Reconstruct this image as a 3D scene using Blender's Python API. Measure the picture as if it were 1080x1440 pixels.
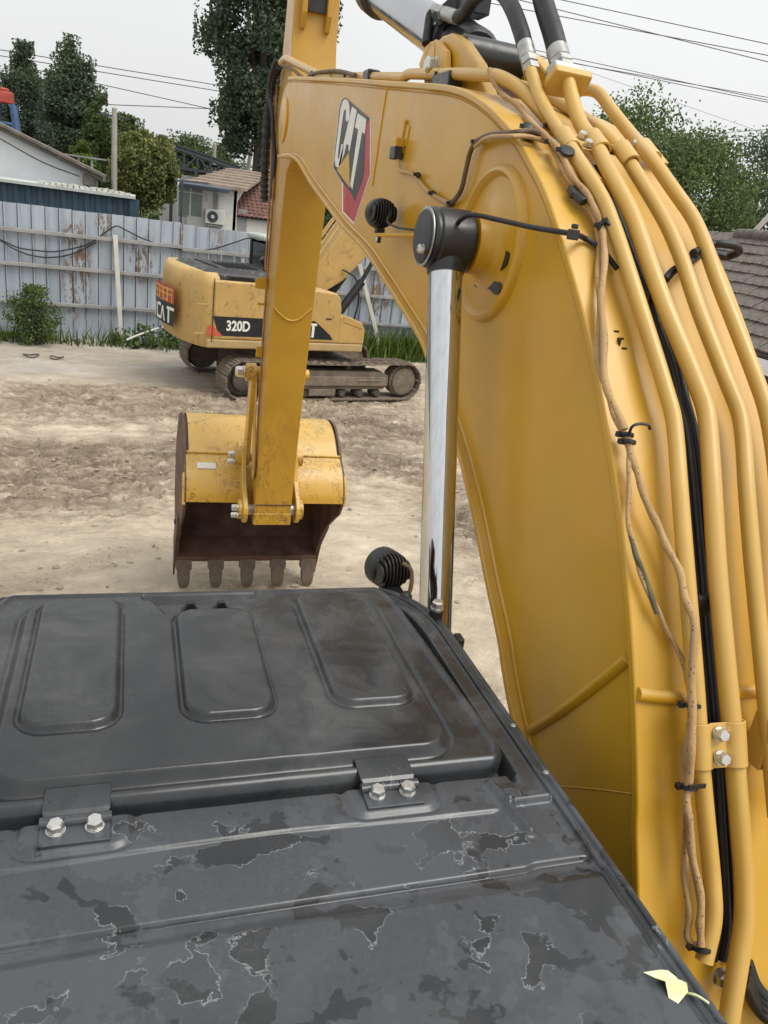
import bpy, bmesh, math, random
import numpy as np
from mathutils import Vector, Matrix, Quaternion
for _o in list(bpy.data.objects): bpy.data.objects.remove(_o)
scene = bpy.context.scene
COL = scene.collection
R = math.radians
random.seed(7); rng = np.random.default_rng(11)

# ------------------------------------------------------------------ camera
CAM_Z = 3.78; FPX = 1080.0
PITCH = math.atan2(416.0, FPX); ROLL = R(8.0); YAW = R(19.8)
_R0 = Vector((math.cos(YAW), -math.sin(YAW), 0))
_F = Vector((math.sin(YAW)*math.cos(PITCH), math.cos(YAW)*math.cos(PITCH), -math.sin(PITCH)))
_U = Vector((math.sin(YAW)*math.sin(PITCH), math.cos(YAW)*math.sin(PITCH), math.cos(PITCH)))
CR = _R0*math.cos(ROLL) + _U*math.sin(ROLL)
CU = -_R0*math.sin(ROLL) + _U*math.cos(ROLL)
CAM = Vector((0, 0, CAM_Z))
cd = bpy.data.cameras.new('camera'); cam = bpy.data.objects.new('camera', cd); COL.objects.link(cam)
cam.matrix_world = Matrix(((CR.x, CU.x, -_F.x, 0), (CR.y, CU.y, -_F.y, 0), (CR.z, CU.z, -_F.z, CAM_Z), (0, 0, 0, 1)))
cd.sensor_fit = 'HORIZONTAL'; cd.sensor_width = 36.0; cd.lens = 36.0; cd.clip_start = 0.05; cd.clip_end = 3000
scene.camera = cam
scene.render.resolution_x = 768; scene.render.resolution_y = 1024

# ------------------------------------------------------------------ sky, sun, exposure (bright overcast)
SUN_EL, SUN_AZ = R(62), R(132)          # azimuth from +Y towards +X
world = bpy.data.worlds.new('World'); scene.world = world; world.use_nodes = True
nt = world.node_tree; nt.nodes.clear()
wo = nt.nodes.new('ShaderNodeOutputWorld')
sky = nt.nodes.new('ShaderNodeTexSky'); sky.sky_type = 'NISHITA'; sky.sun_disc = False
sky.sun_elevation = SUN_EL; sky.sun_rotation = SUN_AZ; sky.dust_density = 6.0; sky.air_density = 1.5
hs = nt.nodes.new('ShaderNodeHueSaturation'); hs.inputs['Saturation'].default_value = 0.15
b1 = nt.nodes.new('ShaderNodeBackground'); b1.inputs['Strength'].default_value = 0.05
nt.links.new(sky.outputs[0], hs.inputs['Color']); nt.links.new(hs.outputs[0], b1.inputs['Color'])
tc = nt.nodes.new('ShaderNodeTexCoord'); cn = nt.nodes.new('ShaderNodeTexNoise')
cn.inputs['Scale'].default_value = 2.2; cn.inputs['Detail'].default_value = 4
cr = nt.nodes.new('ShaderNodeValToRGB')
cr.color_ramp.elements[0].position = 0.3; cr.color_ramp.elements[0].color = (0.60, 0.61, 0.605, 1)
cr.color_ramp.elements[1].position = 0.72; cr.color_ramp.elements[1].color = (0.70, 0.705, 0.70, 1)
b2 = nt.nodes.new('ShaderNodeBackground'); b2.inputs['Strength'].default_value = 0.81
ad = nt.nodes.new('ShaderNodeAddShader')
nt.links.new(tc.outputs['Generated'], cn.inputs['Vector']); nt.links.new(cn.outputs[0], cr.inputs[0])
nt.links.new(cr.outputs[0], b2.inputs['Color'])
nt.links.new(b1.outputs[0], ad.inputs[0]); nt.links.new(b2.outputs[0], ad.inputs[1]); nt.links.new(ad.outputs[0], wo.inputs[0])
sd = bpy.data.lights.new('sun', 'SUN'); sd.energy = 1.5; sd.angle = R(34); sd.color = (1.0, 0.95, 0.86)
sun = bpy.data.objects.new('sun', sd); COL.objects.link(sun)
_sdir = Vector((math.sin(SUN_AZ)*math.cos(SUN_EL), math.cos(SUN_AZ)*math.cos(SUN_EL), math.sin(SUN_EL)))
sun.rotation_euler = _sdir.to_track_quat('Z', 'Y').to_euler(); sun.location = (0, 0, 30)
scene.view_settings.view_transform = 'Standard'; scene.view_settings.look = 'None'
scene.view_settings.exposure = 0.42; scene.view_settings.gamma = 1.0
scene.view_settings.use_curve_mapping = False

# ------------------------------------------------------------------ pixel -> world helpers (a pixel gives a direction only)
def ray(px, py):
    return (_F*FPX + CR*(px-540.0) - CU*(py-720.0)).normalized()
def at(px, py, ax, val):
    v = ray(px, py); return CAM + v*((val-CAM[ax])/v[ax])
def proj(p):
    v = Vector(p)-CAM; d = v.dot(_F); return (540+FPX*v.dot(CR)/d, 720-FPX*v.dot(CU)/d)
def atx(px, py, x): return at(px, py, 0, x)
def aty(px, py, y): return at(px, py, 1, y)
def atz(px, py, z): return at(px, py, 2, z)

# ------------------------------------------------------------------ mesh helpers
def link(o, parent=None):
    COL.objects.link(o)
    if parent is not None:
        o.parent = parent
    return o
def tag(o, label=None, cat=None, group=None, kind=None):
    if label: o['label'] = label
    if cat: o['category'] = cat
    if group: o['group'] = group
    if kind: o['kind'] = kind
    return o
def empty(name, loc=(0, 0, 0), rz=0.0):
    o = bpy.data.objects.new(name, None); o.empty_display_size = 0.2; COL.objects.link(o)
    o.location = loc; o.rotation_euler = (0, 0, rz); return o
def mesh_obj(name, me, mat=None, parent=None, world_space=False):
    o = bpy.data.objects.new(name, me)
    if mat is not None and not me.materials: me.materials.append(mat)
    COL.objects.link(o)
    if parent is not None:
        o.parent = parent
        if world_space:
            r = parent
            while r.parent is not None: r = r.parent
            if r is parent: o.matrix_parent_inverse = Matrix.Translation(-Vector(r.location))
    return o
def catmull(pts, n=6):
    P = [Vector(p) for p in pts]; out = []
    for i in range(len(P)-1):
        p0 = P[i-1] if i > 0 else P[0]*2-P[1]; p1 = P[i]; p2 = P[i+1]; p3 = P[i+2] if i+2 < len(P) else P[-1]*2-P[-2]
        for k in range(n):
            t = k/n
            out.append(0.5*((2*p1)+(-p0+p2)*t+(2*p0-5*p1+4*p2-p3)*t*t+(-p0+3*p1-3*p2+p3)*t**3))
    out.append(P[-1]); return out
def fillet(pts, r=0.06, n=5):
    P = [Vector(p) for p in pts]; out = [P[0]]
    for i in range(1, len(P)-1):
        a = (P[i-1]-P[i]); b = (P[i+1]-P[i]); d = min(r, a.length*.45, b.length*.45)
        A = P[i]+a.normalized()*d; B = P[i]+b.normalized()*d
        for k in range(n+1):
            t = k/n; out.append(A*(1-t)**2+P[i]*2*t*(1-t)+B*t*t)
    out.append(P[-1]); return out
class MB:
    def __init__(s): s.v = []; s.f = []
    def add(s, vs, fs):
        o = len(s.v); s.v += [tuple(v) for v in vs]; s.f += [tuple(i+o for i in f) for f in fs]; return s
    def box(s, c, d, M=None):
        c = Vector(c); hx, hy, hz = d[0]/2, d[1]/2, d[2]/2
        vs = [Vector((x, y, z)) for x in (-hx, hx) for y in (-hy, hy) for z in (-hz, hz)]
        if M is not None: vs = [M @ v for v in vs]
        return s.add([v+c for v in vs], [(0, 1, 3, 2), (4, 6, 7, 5), (0, 4, 5, 1), (2, 3, 7, 6), (0, 2, 6, 4), (1, 5, 7, 3)])
    def bar(s, p0, p1, w, h, up=(0, 0, 1)):
        p0, p1 = Vector(p0), Vector(p1); d = (p1-p0); L = d.length; d.normalize()
        sd_ = d.cross(Vector(up)); sd_ = sd_.normalized() if sd_.length > 1e-5 else Vector((1, 0, 0)); u = sd_.cross(d)
        M = Matrix((sd_, d, u)).transposed()
        return s.box((p0+p1)/2, (w, L, h), M)
    def tube(s, pts, r, n=10, caps=True):
        P = [Vector(p) for p in pts]; m = len(P); o = len(s.v)
        rr = r if hasattr(r, '__len__') else [r]*m
        T = [(P[min(i+1, m-1)]-P[max(i-1, 0)]).normalized() for i in range(m)]
        ref = Vector((0, 0, 1)) if abs(T[0].z) < .9 else Vector((1, 0, 0))
        nrm = T[0].cross(ref).normalized()
        for i in range(m):
            if i:
                ax = T[i-1].cross(T[i])
                if ax.length > 1e-7: nrm = Quaternion(ax.normalized(), T[i-1].angle(T[i])) @ nrm
                nrm = (nrm - T[i]*nrm.dot(T[i])).normalized()
            bn = T[i].cross(nrm)
            for k in range(n):
                a = 2*math.pi*k/n; s.v.append(tuple(P[i]+(nrm*math.cos(a)+bn*math.sin(a))*rr[i]))
        for i in range(m-1):
            for k in range(n):
                a = o+i*n+k; b = o+i*n+(k+1) % n; s.f.append((a, b, b+n, a+n))
        if caps:
            s.f.append(tuple(o+k for k in reversed(range(n)))); s.f.append(tuple(o+(m-1)*n+k for k in range(n)))
        return s
    def cyl(s, p0, p1, r, n=20, r2=None): return s.tube([p0, p1], [r, r if r2 is None else r2], n)
    def lathe(s, c, ax, prof, n=24):
        """prof: list of (dist along axis, radius)"""
        c = Vector(c); ax = Vector(ax).normalized()
        return s.tube_profile(c, ax, prof, n)
    def tube_profile(s, c, ax, prof, n):
        ref = Vector((0, 0, 1)) if abs(ax.z) < .9 else Vector((1, 0, 0)); a_ = ax.cross(ref).normalized(); b_ = ax.cross(a_); o = len(s.v)
        for d, r in prof:
            for k in range(n):
                t = 2*math.pi*k/n; s.v.append(tuple(c+ax*d+(a_*math.cos(t)+b_*math.sin(t))*max(r, 1e-4)))
        m = len(prof)
        for i in range(m-1):
            for k in range(n):
                a = o+i*n+k; b = o+i*n+(k+1) % n; s.f.append((a, b, b+n, a+n))
        s.f.append(tuple(o+k for k in reversed(range(n)))); s.f.append(tuple(o+(m-1)*n+k for k in range(n)))
        return s
    def prism(s, poly, fr, d0, d1):
        """poly in 2-D, fr(u,v,d)->3-D; extruded from d0 to d1"""
        n = len(poly); vs = [fr(u, v, d0) for u, v in poly]+[fr(u, v, d1) for u, v in poly]
        fs = [tuple(range(n)), tuple(range(2*n-1, n-1, -1))]+[(i, i+n, (i+1) % n+n, (i+1) % n) for i in range(n)]
        return s.add(vs, fs)
    def strip(s, A, B):
        n = len(A); o = len(s.v); s.v += [tuple(p) for p in A]+[tuple(p) for p in B]
        s.f += [(o+i, o+i+1, o+n+i+1, o+n+i) for i in range(n-1)]; return s
    def mesh(s, name, mat=None, smooth=35, fix=True):
        me = bpy.data.meshes.new(name); me.from_pydata(s.v, [], s.f); me.update()
        if fix:
            bm = bmesh.new(); bm.from_mesh(me); bmesh.ops.recalc_face_normals(bm, faces=bm.faces); bm.to_mesh(me); bm.free()
        if smooth:
            me.shade_smooth(); me.set_sharp_from_angle(angle=R(smooth))
        if mat is not None: me.materials.append(mat)
        return me
    def build(s, name, mat, parent=None, smooth=35, bevel=0.0, seg=2, ws=True, fix=True):
        o = mesh_obj(name, s.mesh(name, mat, smooth, fix), None, parent, ws)
        if bevel:
            b = o.modifiers.new('bevel', 'BEVEL'); b.width = bevel; b.segments = seg; b.limit_method = 'ANGLE'; b.angle_limit = R(40)
            b.harden_normals = False
        return o
def fYZ(x0=0):   # polygon (y,z) extruded along x
    return lambda u, v, d: Vector((d, u, v))
def inst(name, me, M, parent=None, ws=True):
    o = bpy.data.objects.new(name, me); COL.objects.link(o)
    if parent is not None:
        o.parent = parent
        if ws and parent.parent is None: o.matrix_parent_inverse = Matrix.Translation(-Vector(parent.location))
    o.matrix_basis = M
    return o
def hexbolt_mesh(name, mat, r=0.012, h=0.012, washer=True):
    m = MB()
    if washer: m.lathe((0, 0, 0), (0, 0, 1), [(0, r*1.1), (h*.18, r*1.1)], 20)
    m.lathe((0, 0, h*.22), (0, 0, 1), [(0, r), (h*.75, r), (h, r*.8)], 6)
    return m.mesh(name, mat, 25)
def place(p, z, scale=1.0, spin=0.0):
    q = Vector(z).normalized().to_track_quat('Z', 'Y'); return Matrix.Translation(Vector(p)) @ q.to_matrix().to_4x4() @ Matrix.Rotation(spin, 4, 'Z') @ Matrix.Scale(scale, 4)
# numpy value noise
def vnoise(x, y, seed=0):
    xi = np.floor(x).astype(np.int64); yi = np.floor(y).astype(np.int64); fx = x-xi; fy = y-yi
    def h(a, b):
        n = (a*374761393 + b*668265263 + seed*974711) & 0xffffffff
        n = ((n ^ (n >> 13))*1274126177) & 0xffffffff
        return ((n ^ (n >> 16)) & 0xffff)/65535.0
    ux = fx*fx*(3-2*fx); uy = fy*fy*(3-2*fy)
    return (h(xi, yi)*(1-ux)+h(xi+1, yi)*ux)*(1-uy)+(h(xi, yi+1)*(1-ux)+h(xi+1, yi+1)*ux)*uy
def fbm(x, y, seed=0, oct=4, g=.5):
    s = 0; a = 1; t = 0
    for k in range(oct): s = s+a*vnoise(x*2**k+17.3*k, y*2**k+5.1*k, seed+k); t += a; a *= g
    return s/t
# ------------------------------------------------------------------ materials
class NT:
    def __init__(s, name):
        s.m = bpy.data.materials.new(name); s.m.use_nodes = True; s.t = s.m.node_tree; s.n = s.t.nodes
        s.b = s.n['Principled BSDF']; s.tc = s.n.new('ShaderNodeTexCoord')
    def new(s, typ, **kw):
        n = s.n.new('ShaderNode'+typ)
        for k, v in kw.items(): setattr(n, k, v)
        return n
    def lk(s, a, b): s.t.links.new(a, b)
    def mapping(s, scale=(1, 1, 1), rot=(0, 0, 0), src='Object', loc=(0, 0, 0)):
        mp = s.new('Mapping'); mp.inputs['Scale'].default_value = scale; mp.inputs['Rotation'].default_value = rot; mp.inputs['Location'].default_value = loc
        s.lk(s.tc.outputs[src], mp.inputs['Vector']); return mp.outputs[0]
    def noise(s, scale, detail=4, rough=.55, dist=0, vec=None):
        n = s.new('TexNoise'); n.inputs['Scale'].default_value = scale; n.inputs['Detail'].default_value = detail
        n.inputs['Roughness'].default_value = rough; n.inputs['Distortion'].default_value = dist
        s.lk(vec if vec is not None else s.tc.outputs['Object'], n.inputs['Vector']); return n.outputs[0]
    def ramp(s, fac, stops, interp='LINEAR'):
        r = s.new('ValToRGB'); r.color_ramp.interpolation = interp; e = r.color_ramp.elements
        while len(e) < len(stops): e.new(.5)
        for i, (p, c) in enumerate(stops):
            e[i].position = p; e[i].color = (c, c, c, 1) if not hasattr(c, '__len__') else (*c, 1)
        s.lk(fac, r.inputs[0]); return r.outputs[0]
    def mix(s, fac, a, b, typ='MIX'):
        m = s.new('Mix', data_type='RGBA', blend_type=typ)
        for sock, v in ((m.inputs[0], fac), (m.inputs[6], a), (m.inputs[7], b)):
            if hasattr(v, 'is_linked') or hasattr(v, 'links'): s.lk(v, sock)
            elif hasattr(v, '__len__'): sock.default_value = (*v, 1)
            else: sock.default_value = v
        return m.outputs[2]
    def math(s, op, a, b=None, clamp=False):
        m = s.new('Math', operation=op, use_clamp=clamp)
        for i, v in enumerate((a, b)):
            if v is None: continue
            if hasattr(v, 'links'): s.lk(v, m.inputs[i])
            else: m.inputs[i].default_value = v
        return m.outputs[0]
    def set(s, **kw):
        for k, v in kw.items():
            k = k.replace('_', ' ')
            sock = s.b.inputs[k]
            if hasattr(v, 'links'): s.lk(v, sock)
            elif hasattr(v, '__len__') and len(v) == 3: sock.default_value = (*v, 1)
            else: sock.default_value = v
        return s
    def bump(s, h, strength=.3, dist=.01, prev=None):
        b = s.new('Bump'); b.inputs['Strength'].default_value = strength; b.inputs['Distance'].default_value = dist
        s.lk(h, b.inputs['Height'])
        if prev is not None: s.lk(prev, b.inputs['Normal'])
        s.lk(b.outputs[0], s.b.inputs['Normal']); return b.outputs[0]
def simple(name, col, rough=.6, metal=0.0, var=.12, nscale=8, bump=0.0, bscale=60, dirt=None, spec=.5):
    n = NT(name); k = n.noise(nscale, 5)
    c = n.mix(n.ramp(k, [(.3, 0), (.7, 1)]), tuple(x*(1-var) for x in col), tuple(min(1, x*(1+var)) for x in col))
    if dirt:
        dk = n.noise(nscale*2.7, 8, .7); c = n.mix(n.ramp(dk, [(dirt[0], 0), (dirt[0]+.12, 1)]), c, dirt[1])
    n.set(Base_Color=c, Metallic=metal, Specular_IOR_Level=spec)
    rk = n.ramp(n.noise(nscale*1.7, 4), [(.3, max(.04, rough-.08)), (.7, min(1, rough+.1))]); n.lk(rk, n.b.inputs['Roughness'])
    if bump: n.bump(n.noise(bscale, 5), bump, .01)
    return n.m
def yellow(name, col=(0.56, 0.305, 0.014), rough=.33, dust=.6, scratch=.0, wear_col=(.10, .07, .045), coat=.28, sscale=8.0, zlim=None):
    n = NT(name)
    k = n.noise(2.3, 5, .6, .4)
    c = n.mix(n.ramp(k, [(.3, 0), (.7, 1)]), tuple(x*.90 for x in col), tuple(x*1.07 for x in col))
    # dry dust lying on faces that look up
    ge = n.new('NewGeometry'); sx = n.new('SeparateXYZ'); n.lk(ge.outputs['Normal'], sx.inputs[0])
    up = n.ramp(sx.outputs[2], [(.25, 0), (.95, 1)])
    dn = n.ramp(n.noise(5.5, 8, .65, .5), [(.35, .15), (.72, 1)])
    d = n.math('MULTIPLY', n.math('MULTIPLY', up, dn), dust)
    c = n.mix(d, c, (.56, .42, .22))
    # faint rain streaks
    st = n.noise(1.0, 4, .6, 0, n.mapping((22, 22, 1.1)))
    c = n.mix(n.math('MULTIPLY', n.ramp(st, [(.5, 0), (.75, 1)]), .16), c, (.40, .26, .07))
    # fine grime specks
    sp = n.ramp(n.noise(170, 3, .6), [(.66, 0), (.74, 1)])
    spm = n.ramp(n.noise(3.1, 3), [(.45, 0), (.7, 1)])
    c = n.mix(n.math('MULTIPLY', n.math('MULTIPLY', sp, spm), .35), c, (.20, .14, .07))
    if scratch:
        v = n.noise(sscale, 6, .72, 1.4, n.mapping((1, 1, .5), (0.3, 0.2, .5)))
        if zlim:
            sz = n.new('SeparateXYZ'); n.lk(n.tc.outputs['Object'], sz.inputs[0])
            where0 = n.ramp(n.math('DIVIDE', sz.outputs[2], 10.0), [(zlim*.07, 1), (zlim*.1, 0)])
        line = n.ramp(v, [(.485, 0), (.497, 1), (.508, 1), (.52, 0)])
        where = n.ramp(n.noise(4.2, 4, .6), [(.56-scratch*.2, 0), (.66-scratch*.15, 1)])
        if zlim: where = n.math('MULTIPLY', where, where0)
        c = n.mix(n.math('MULTIPLY', line, where), c, wear_col)
        pit = n.ramp(n.noise(sscale*2.5, 5, .7), [(.66, 0), (.70, 1)])
        c = n.mix(n.math('MULTIPLY', pit, where), c, wear_col)
    n.set(Base_Color=c, Coat_Weight=coat, Coat_Roughness=.22)
    rr = n.ramp(n.noise(9, 6, .6), [(.25, rough-.07), (.75, rough+.12)])
    rr2 = n.math('ADD', rr, n.math('MULTIPLY', d, .4), True); n.lk(rr2, n.b.inputs['Roughness'])
    b = n.bump(n.noise(2.6, 2, .5), .10, .05)
    n.bump(n.noise(420, 2, .5), .03, .002, b)
    return n.m
M = {}
M['yellow'] = yellow('machine_yellow')
M['yellow_worn'] = yellow('machine_yellow_worn', (.56, .33, .042), .40, .55, .55, (.085, .055, .035))
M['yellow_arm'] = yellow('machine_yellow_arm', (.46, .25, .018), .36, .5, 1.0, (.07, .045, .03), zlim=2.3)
M['yellow_pipe'] = yellow('pipe_yellow', (.54, .33, .068), .36, .5, 0)
M['yellow_old'] = yellow('old_machine_yellow', (.49, .315, .105), .52, .6, .30, (.13, .095, .06), .02, 2.2)
M['black'] = simple('black_plastic', (.012, .012, .013), .45, var=.25, dirt=(.62, (.05, .045, .04)))
M['rubber'] = simple('black_rubber', (.011, .011, .012), .5, var=.2, nscale=20, bump=.1, bscale=200)
M['cap_black'] = simple('black_painted_steel', (.02, .021, .023), .33, var=.3, nscale=14, bump=.06, bscale=60, dirt=(.64, (.09, .08, .065)))
M['zinc'] = simple('zinc_bolt', (.62, .61, .58), .32, metal=.9, var=.1, nscale=60)
M['steel'] = simple('dull_steel', (.42, .42, .40), .38, metal=.85, var=.2, nscale=30)
M['white_paint'] = simple('white_letters', (.74, .74, .70), .5, var=.06, nscale=30, dirt=(.66, (.35, .33, .28)))
M['red'] = simple('decal_red', (.42, .035, .045), .4, var=.15)
M['decal_black'] = simple('decal_black', (.018, .02, .023), .38, var=.2)
M['decal_yellow'] = simple('decal_yellow', (.56, .34, .05), .4, var=.1)
M['bucket_rust'] = simple('bucket_brown_steel', (.105, .056, .039), .62, metal=.05, var=.45, nscale=6, bump=.35, bscale=45, dirt=(.6, (.13, .085, .055)))
M['tooth'] = simple('tooth_steel', (.13, .098, .074), .6, metal=.15, var=.3, nscale=14, bump=.3, bscale=60, dirt=(.55, (.20, .15, .11)))
M['mud_steel'] = simple('muddy_track_steel', (.185, .150, .115), .88, var=.3, nscale=5, bump=.6, bscale=24, dirt=(.55, (.29, .24, .175)))
M['mud_dark'] = simple('dark_muddy_steel', (.085, .071, .058), .85, var=.35, nscale=6, bump=.4, bscale=30, dirt=(.55, (.19, .155, .115)))
M['glass'] = simple('dark_cab_glass', (.012, .016, .017), .06, var=.1, spec=.6)
M['ivory'] = simple('sticker_white', (.66, .64, .58), .5, var=.08, nscale=40, dirt=(.62, (.40, .33, .24)))
def chrome():
    n = NT('polished_chrome_rod')
    st = n.noise(1, 3, .5, 0, n.mapping((60, 60, .35)))
    n.set(Base_Color=n.mix(n.ramp(st, [(.35, 0), (.7, 1)]), (.62, .63, .65), (.55, .56, .57)), Metallic=1.0)
    n.set(Roughness=.07)
    return n.m
M['chrome'] = chrome()
def roof_black():
    n = NT('weathered_black_roof')
    sep = n.new('SeparateXYZ'); n.lk(n.tc.outputs['Object'], sep.inputs[0]); y = sep.outputs[1]
    base = n.mix(n.ramp(n.noise(7, 6, .6, .3), [(.3, 0), (.7, 1)]), (.013, .0142, .016), (.024, .0255, .028))
    # dried water stains: patches of grey film with chalky rims; most of them behind the hatch
    wob = n.noise(22, 5, .55, .3)
    big = n.noise(9.5, 3, .5, .6)
    f = n.math('ADD', n.math('MULTIPLY', big, .62), n.math('MULTIPLY', wob, .38))
    rear = n.ramp(y, [(.0, 1), (.84, 1), (.93, 0), (1.0, 0)])
    film = n.ramp(f, [(.460, 0), (.470, 1)])
    film2 = n.ramp(n.math('ADD', n.math('MULTIPLY', n.noise(4.1, 5, .6, .3), .6), n.math('MULTIPLY', n.noise(19, 5, .6), .4)), [(.52, 0), (.53, 1)])
    rim = n.ramp(f, [(.4605, 0), (.4642, 1), (.4658, 1), (.4695, 0)])
    gate = n.ramp(n.noise(9, 3, .5), [(.55, 0), (.63, 1)])
    gr = n.ramp(n.noise(130, 3, .6), [(.3, .62), (.75, 1)])
    c = n.mix(n.math('MULTIPLY', n.math('MULTIPLY', film, rear), gr), base, (.049, .0545, .063))
    c = n.mix(n.math('MULTIPLY', n.math('MULTIPLY', film2, rear), .5), c, (.066, .073, .083))
    c = n.mix(n.math('MULTIPLY', n.math('MULTIPLY', rim, rear), n.math('MULTIPLY', gate, .75)), c, (.28, .29, .30))
    # cloudy dust on the hatch
    cl = n.math('MULTIPLY', n.math('MULTIPLY', n.ramp(n.noise(8, 9, .68, .6), [(.40, 0), (.72, 1)]), n.ramp(n.noise(2.6, 3), [(.38, .2), (.62, 1)])), .62)
    c = n.mix(n.math('MULTIPLY', cl, n.math('SUBTRACT', 1, n.math('MULTIPLY', rear, .6))), c, (.105, .107, .107))
    sc = n.noise(26, 4, .6, 2.5); line = n.ramp(sc, [(.494, 0), (.5, 1), (.506, 0)])
    c = n.mix(n.math('MULTIPLY', n.math('MULTIPLY', line, n.ramp(n.noise(5, 2), [(.56, 0), (.66, 1)])), .3), c, (.30, .30, .29))
    n.set(Base_Color=c, Specular_IOR_Level=.5)
    r = n.mix(n.math('MULTIPLY', film, rear), (.20,)*3, (.33,)*3)
    r = n.mix(n.ramp(n.noise(3.3, 4), [(.35, 0), (.7, .5)]), r, (.17,)*3)
    r = n.mix(cl, r, (.50,)*3)
    n.lk(r, n.b.inputs['Roughness'])
    b = n.bump(n.noise(3.5, 2), .12, .03); n.bump(n.noise(260, 3), .05, .002, b); return n.m
M['roof'] = roof_black()
M['barrel_steel'] = simple('polished_grey_barrel', (.40, .40, .42), .16, metal=1.0, var=.04, nscale=3)
def braid():
    n = NT('tan_braided_sleeve')
    ck = n.new('TexVoronoi'); ck.inputs['Scale'].default_value = 170; n.lk(n.mapping((1, 1, .38)), ck.inputs['Vector'])
    dash = n.ramp(ck.outputs['Distance'], [(.0, 1), (.16, 1), (.24, 0)])
    where = n.ramp(n.noise(60, 2), [(.42, 0), (.52, 1)])
    base = n.mix(n.ramp(n.noise(5, 4), [(.35, 0), (.7, 1)]), (.36, .22, .10), (.50, .33, .15))
    n.set(Base_Color=n.mix(n.math('MULTIPLY', dash, where), base, (.035, .02, .012)), Roughness=.75)
    n.bump(n.noise(140, 4), .5, .004); return n.m
M['braid'] = braid()
M['wire_brown'] = simple('brown_wire_sleeve', (.12, .075, .035), .6, var=.4, nscale=30)
M['olive'] = simple('olive_wire', (.10, .095, .05), .5, var=.3, nscale=30)
def leafmat(name, c0, c1, c2):
    n = NT(name); g = n.new('NewGeometry')
    r = n.ramp(g.outputs['Random Per Island'], [(0, c0), (.55, c1), (1, c2)])
    big = n.ramp(n.noise(.55, 3), [(.3, .72), (.7, 1.2)]); c = n.mix(1.0, r, big, 'MULTIPLY')
    n.set(Base_Color=c, Roughness=.55, Specular_IOR_Level=.35)
    tr = n.new('BsdfTranslucent'); n.lk(c, tr.inputs['Color']); ms = n.new('MixShader'); ms.inputs[0].default_value = .4
    out = n.n['Material Output']; n.lk(n.b.outputs[0], ms.inputs[1]); n.lk(tr.outputs[0], ms.inputs[2]); n.lk(ms.outputs[0], out.inputs['Surface'])
    return n.m
M['leaf_dark'] = leafmat('poplar_leaves', (.065, .10, .055), (.105, .15, .085), (.18, .225, .135))  # greens lightened in the colour, in place of distance haze
M['leaf_mid'] = leafmat('green_leaves', (.05, .085, .028), (.10, .155, .048), (.19, .25, .09))
M['leaf_light'] = leafmat('fresh_leaves', (.07, .12, .025), (.16, .23, .05), (.28, .34, .09))
M['leaf_olive'] = leafmat('olive_round_leaves', (.10, .125, .04), (.21, .24, .08), (.40, .42, .15))
M['grass'] = leafmat('grass_blades', (.05, .10, .015), (.11, .18, .03), (.22, .28, .06))
M['bark'] = simple('bark', (.10, .08, .06), .9, var=.3, nscale=12, bump=.6, bscale=30)
M['concrete_pole'] = simple('concrete_pole', (.36, .34, .31), .85, var=.12, nscale=6, bump=.2)
def fence_mat():
    n = NT('weathered_blue_sheet')
    g = n.new('ObjectInfo')
    base = n.mix(n.ramp(g.outputs['Random'], [(0, 0), (1, 1)]), (.315, .365, .43), (.385, .435, .495))
    st = n.noise(1, 5, .65, 0, n.mapping((9, 9, .7)))
    c = n.mix(n.math('MULTIPLY', n.ramp(st, [(.45, 0), (.75, 1)]), .6), base, (.50, .53, .55))
    c = n.mix(n.math('MULTIPLY', n.ramp(n.noise(1, 4, .6, 0, n.mapping((6, 6, .35), loc=(3, 1, 2))), [(.5, 0), (.7, 1)]), .35), c, (.14, .165, .20))
    pe = n.noise(1, 8, .72, .3, n.mapping((9, 9, 3.2))); lo = n.noise(1, 3, .55, 0, n.mapping((.62, .2, .16), loc=(.35, 0, 0)))
    wear = n.ramp(lo, [(.58, 0), (.66, 1)])
    for (wx_, wz_, rx_, rz_) in ((-1.2, 1.5, .42, 1.5), (-.62, 2.7, .22, .5), (.25, 2.0, .45, .8), (6.6, 1.5, .5, 1.0), (-1.25, 2.35, .35, .5)):
        dv = n.new('VectorMath', operation='DISTANCE'); n.lk(n.mapping((1/rx_, 0, 1/rz_)), dv.inputs[0]); dv.inputs[1].default_value = (wx_/rx_, 0, wz_/rz_)
        wear = n.math('MAXIMUM', wear, n.ramp(dv.outputs['Value'], [(.45, 1), (1.0, 0)]))
    peel = n.math('MULTIPLY', n.ramp(n.math('ADD', pe, n.math('MULTIPLY', wear, .03)), [(.53, 0), (.55, 1)]), wear)
    rust = n.mix(n.noise(8, 4), (.10, .06, .04), (.27, .20, .14))
    c = n.mix(peel, c, rust)
    n.set(Base_Color=c, Roughness=.6); n.bump(n.noise(9, 4), .15, .02); return n.m
M['fence'] = fence_mat()
M['rail'] = simple('grey_rail', (.30, .295, .29), .6, var=.2, nscale=3, dirt=(.6, (.20, .165, .13)))
M['white_pipe'] = simple('offwhite_pipe', (.55, .53, .48), .55, var=.1, nscale=5, dirt=(.62, (.38, .34, .27)))
M['teal'] = simple('teal_container', (.030, .058, .085), .6, var=.15, nscale=1.5)
M['whitewall'] = simple('whitewashed_wall', (.76, .79, .81), .9, var=.08, nscale=1.2, bump=.2, bscale=20, dirt=(.63, (.56, .57, .57)))
M['oldwall'] = simple('stained_white_wall', (.74, .72, .68), .9, var=.1, nscale=1.5, bump=.25, bscale=18, dirt=(.58, (.42, .38, .33)))
M['roofdark'] = simple('old_grey_roofing', (.145, .125, .108), .9, var=.3, nscale=3, bump=.4, bscale=20, dirt=(.56, (.26, .23, .19)))
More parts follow.
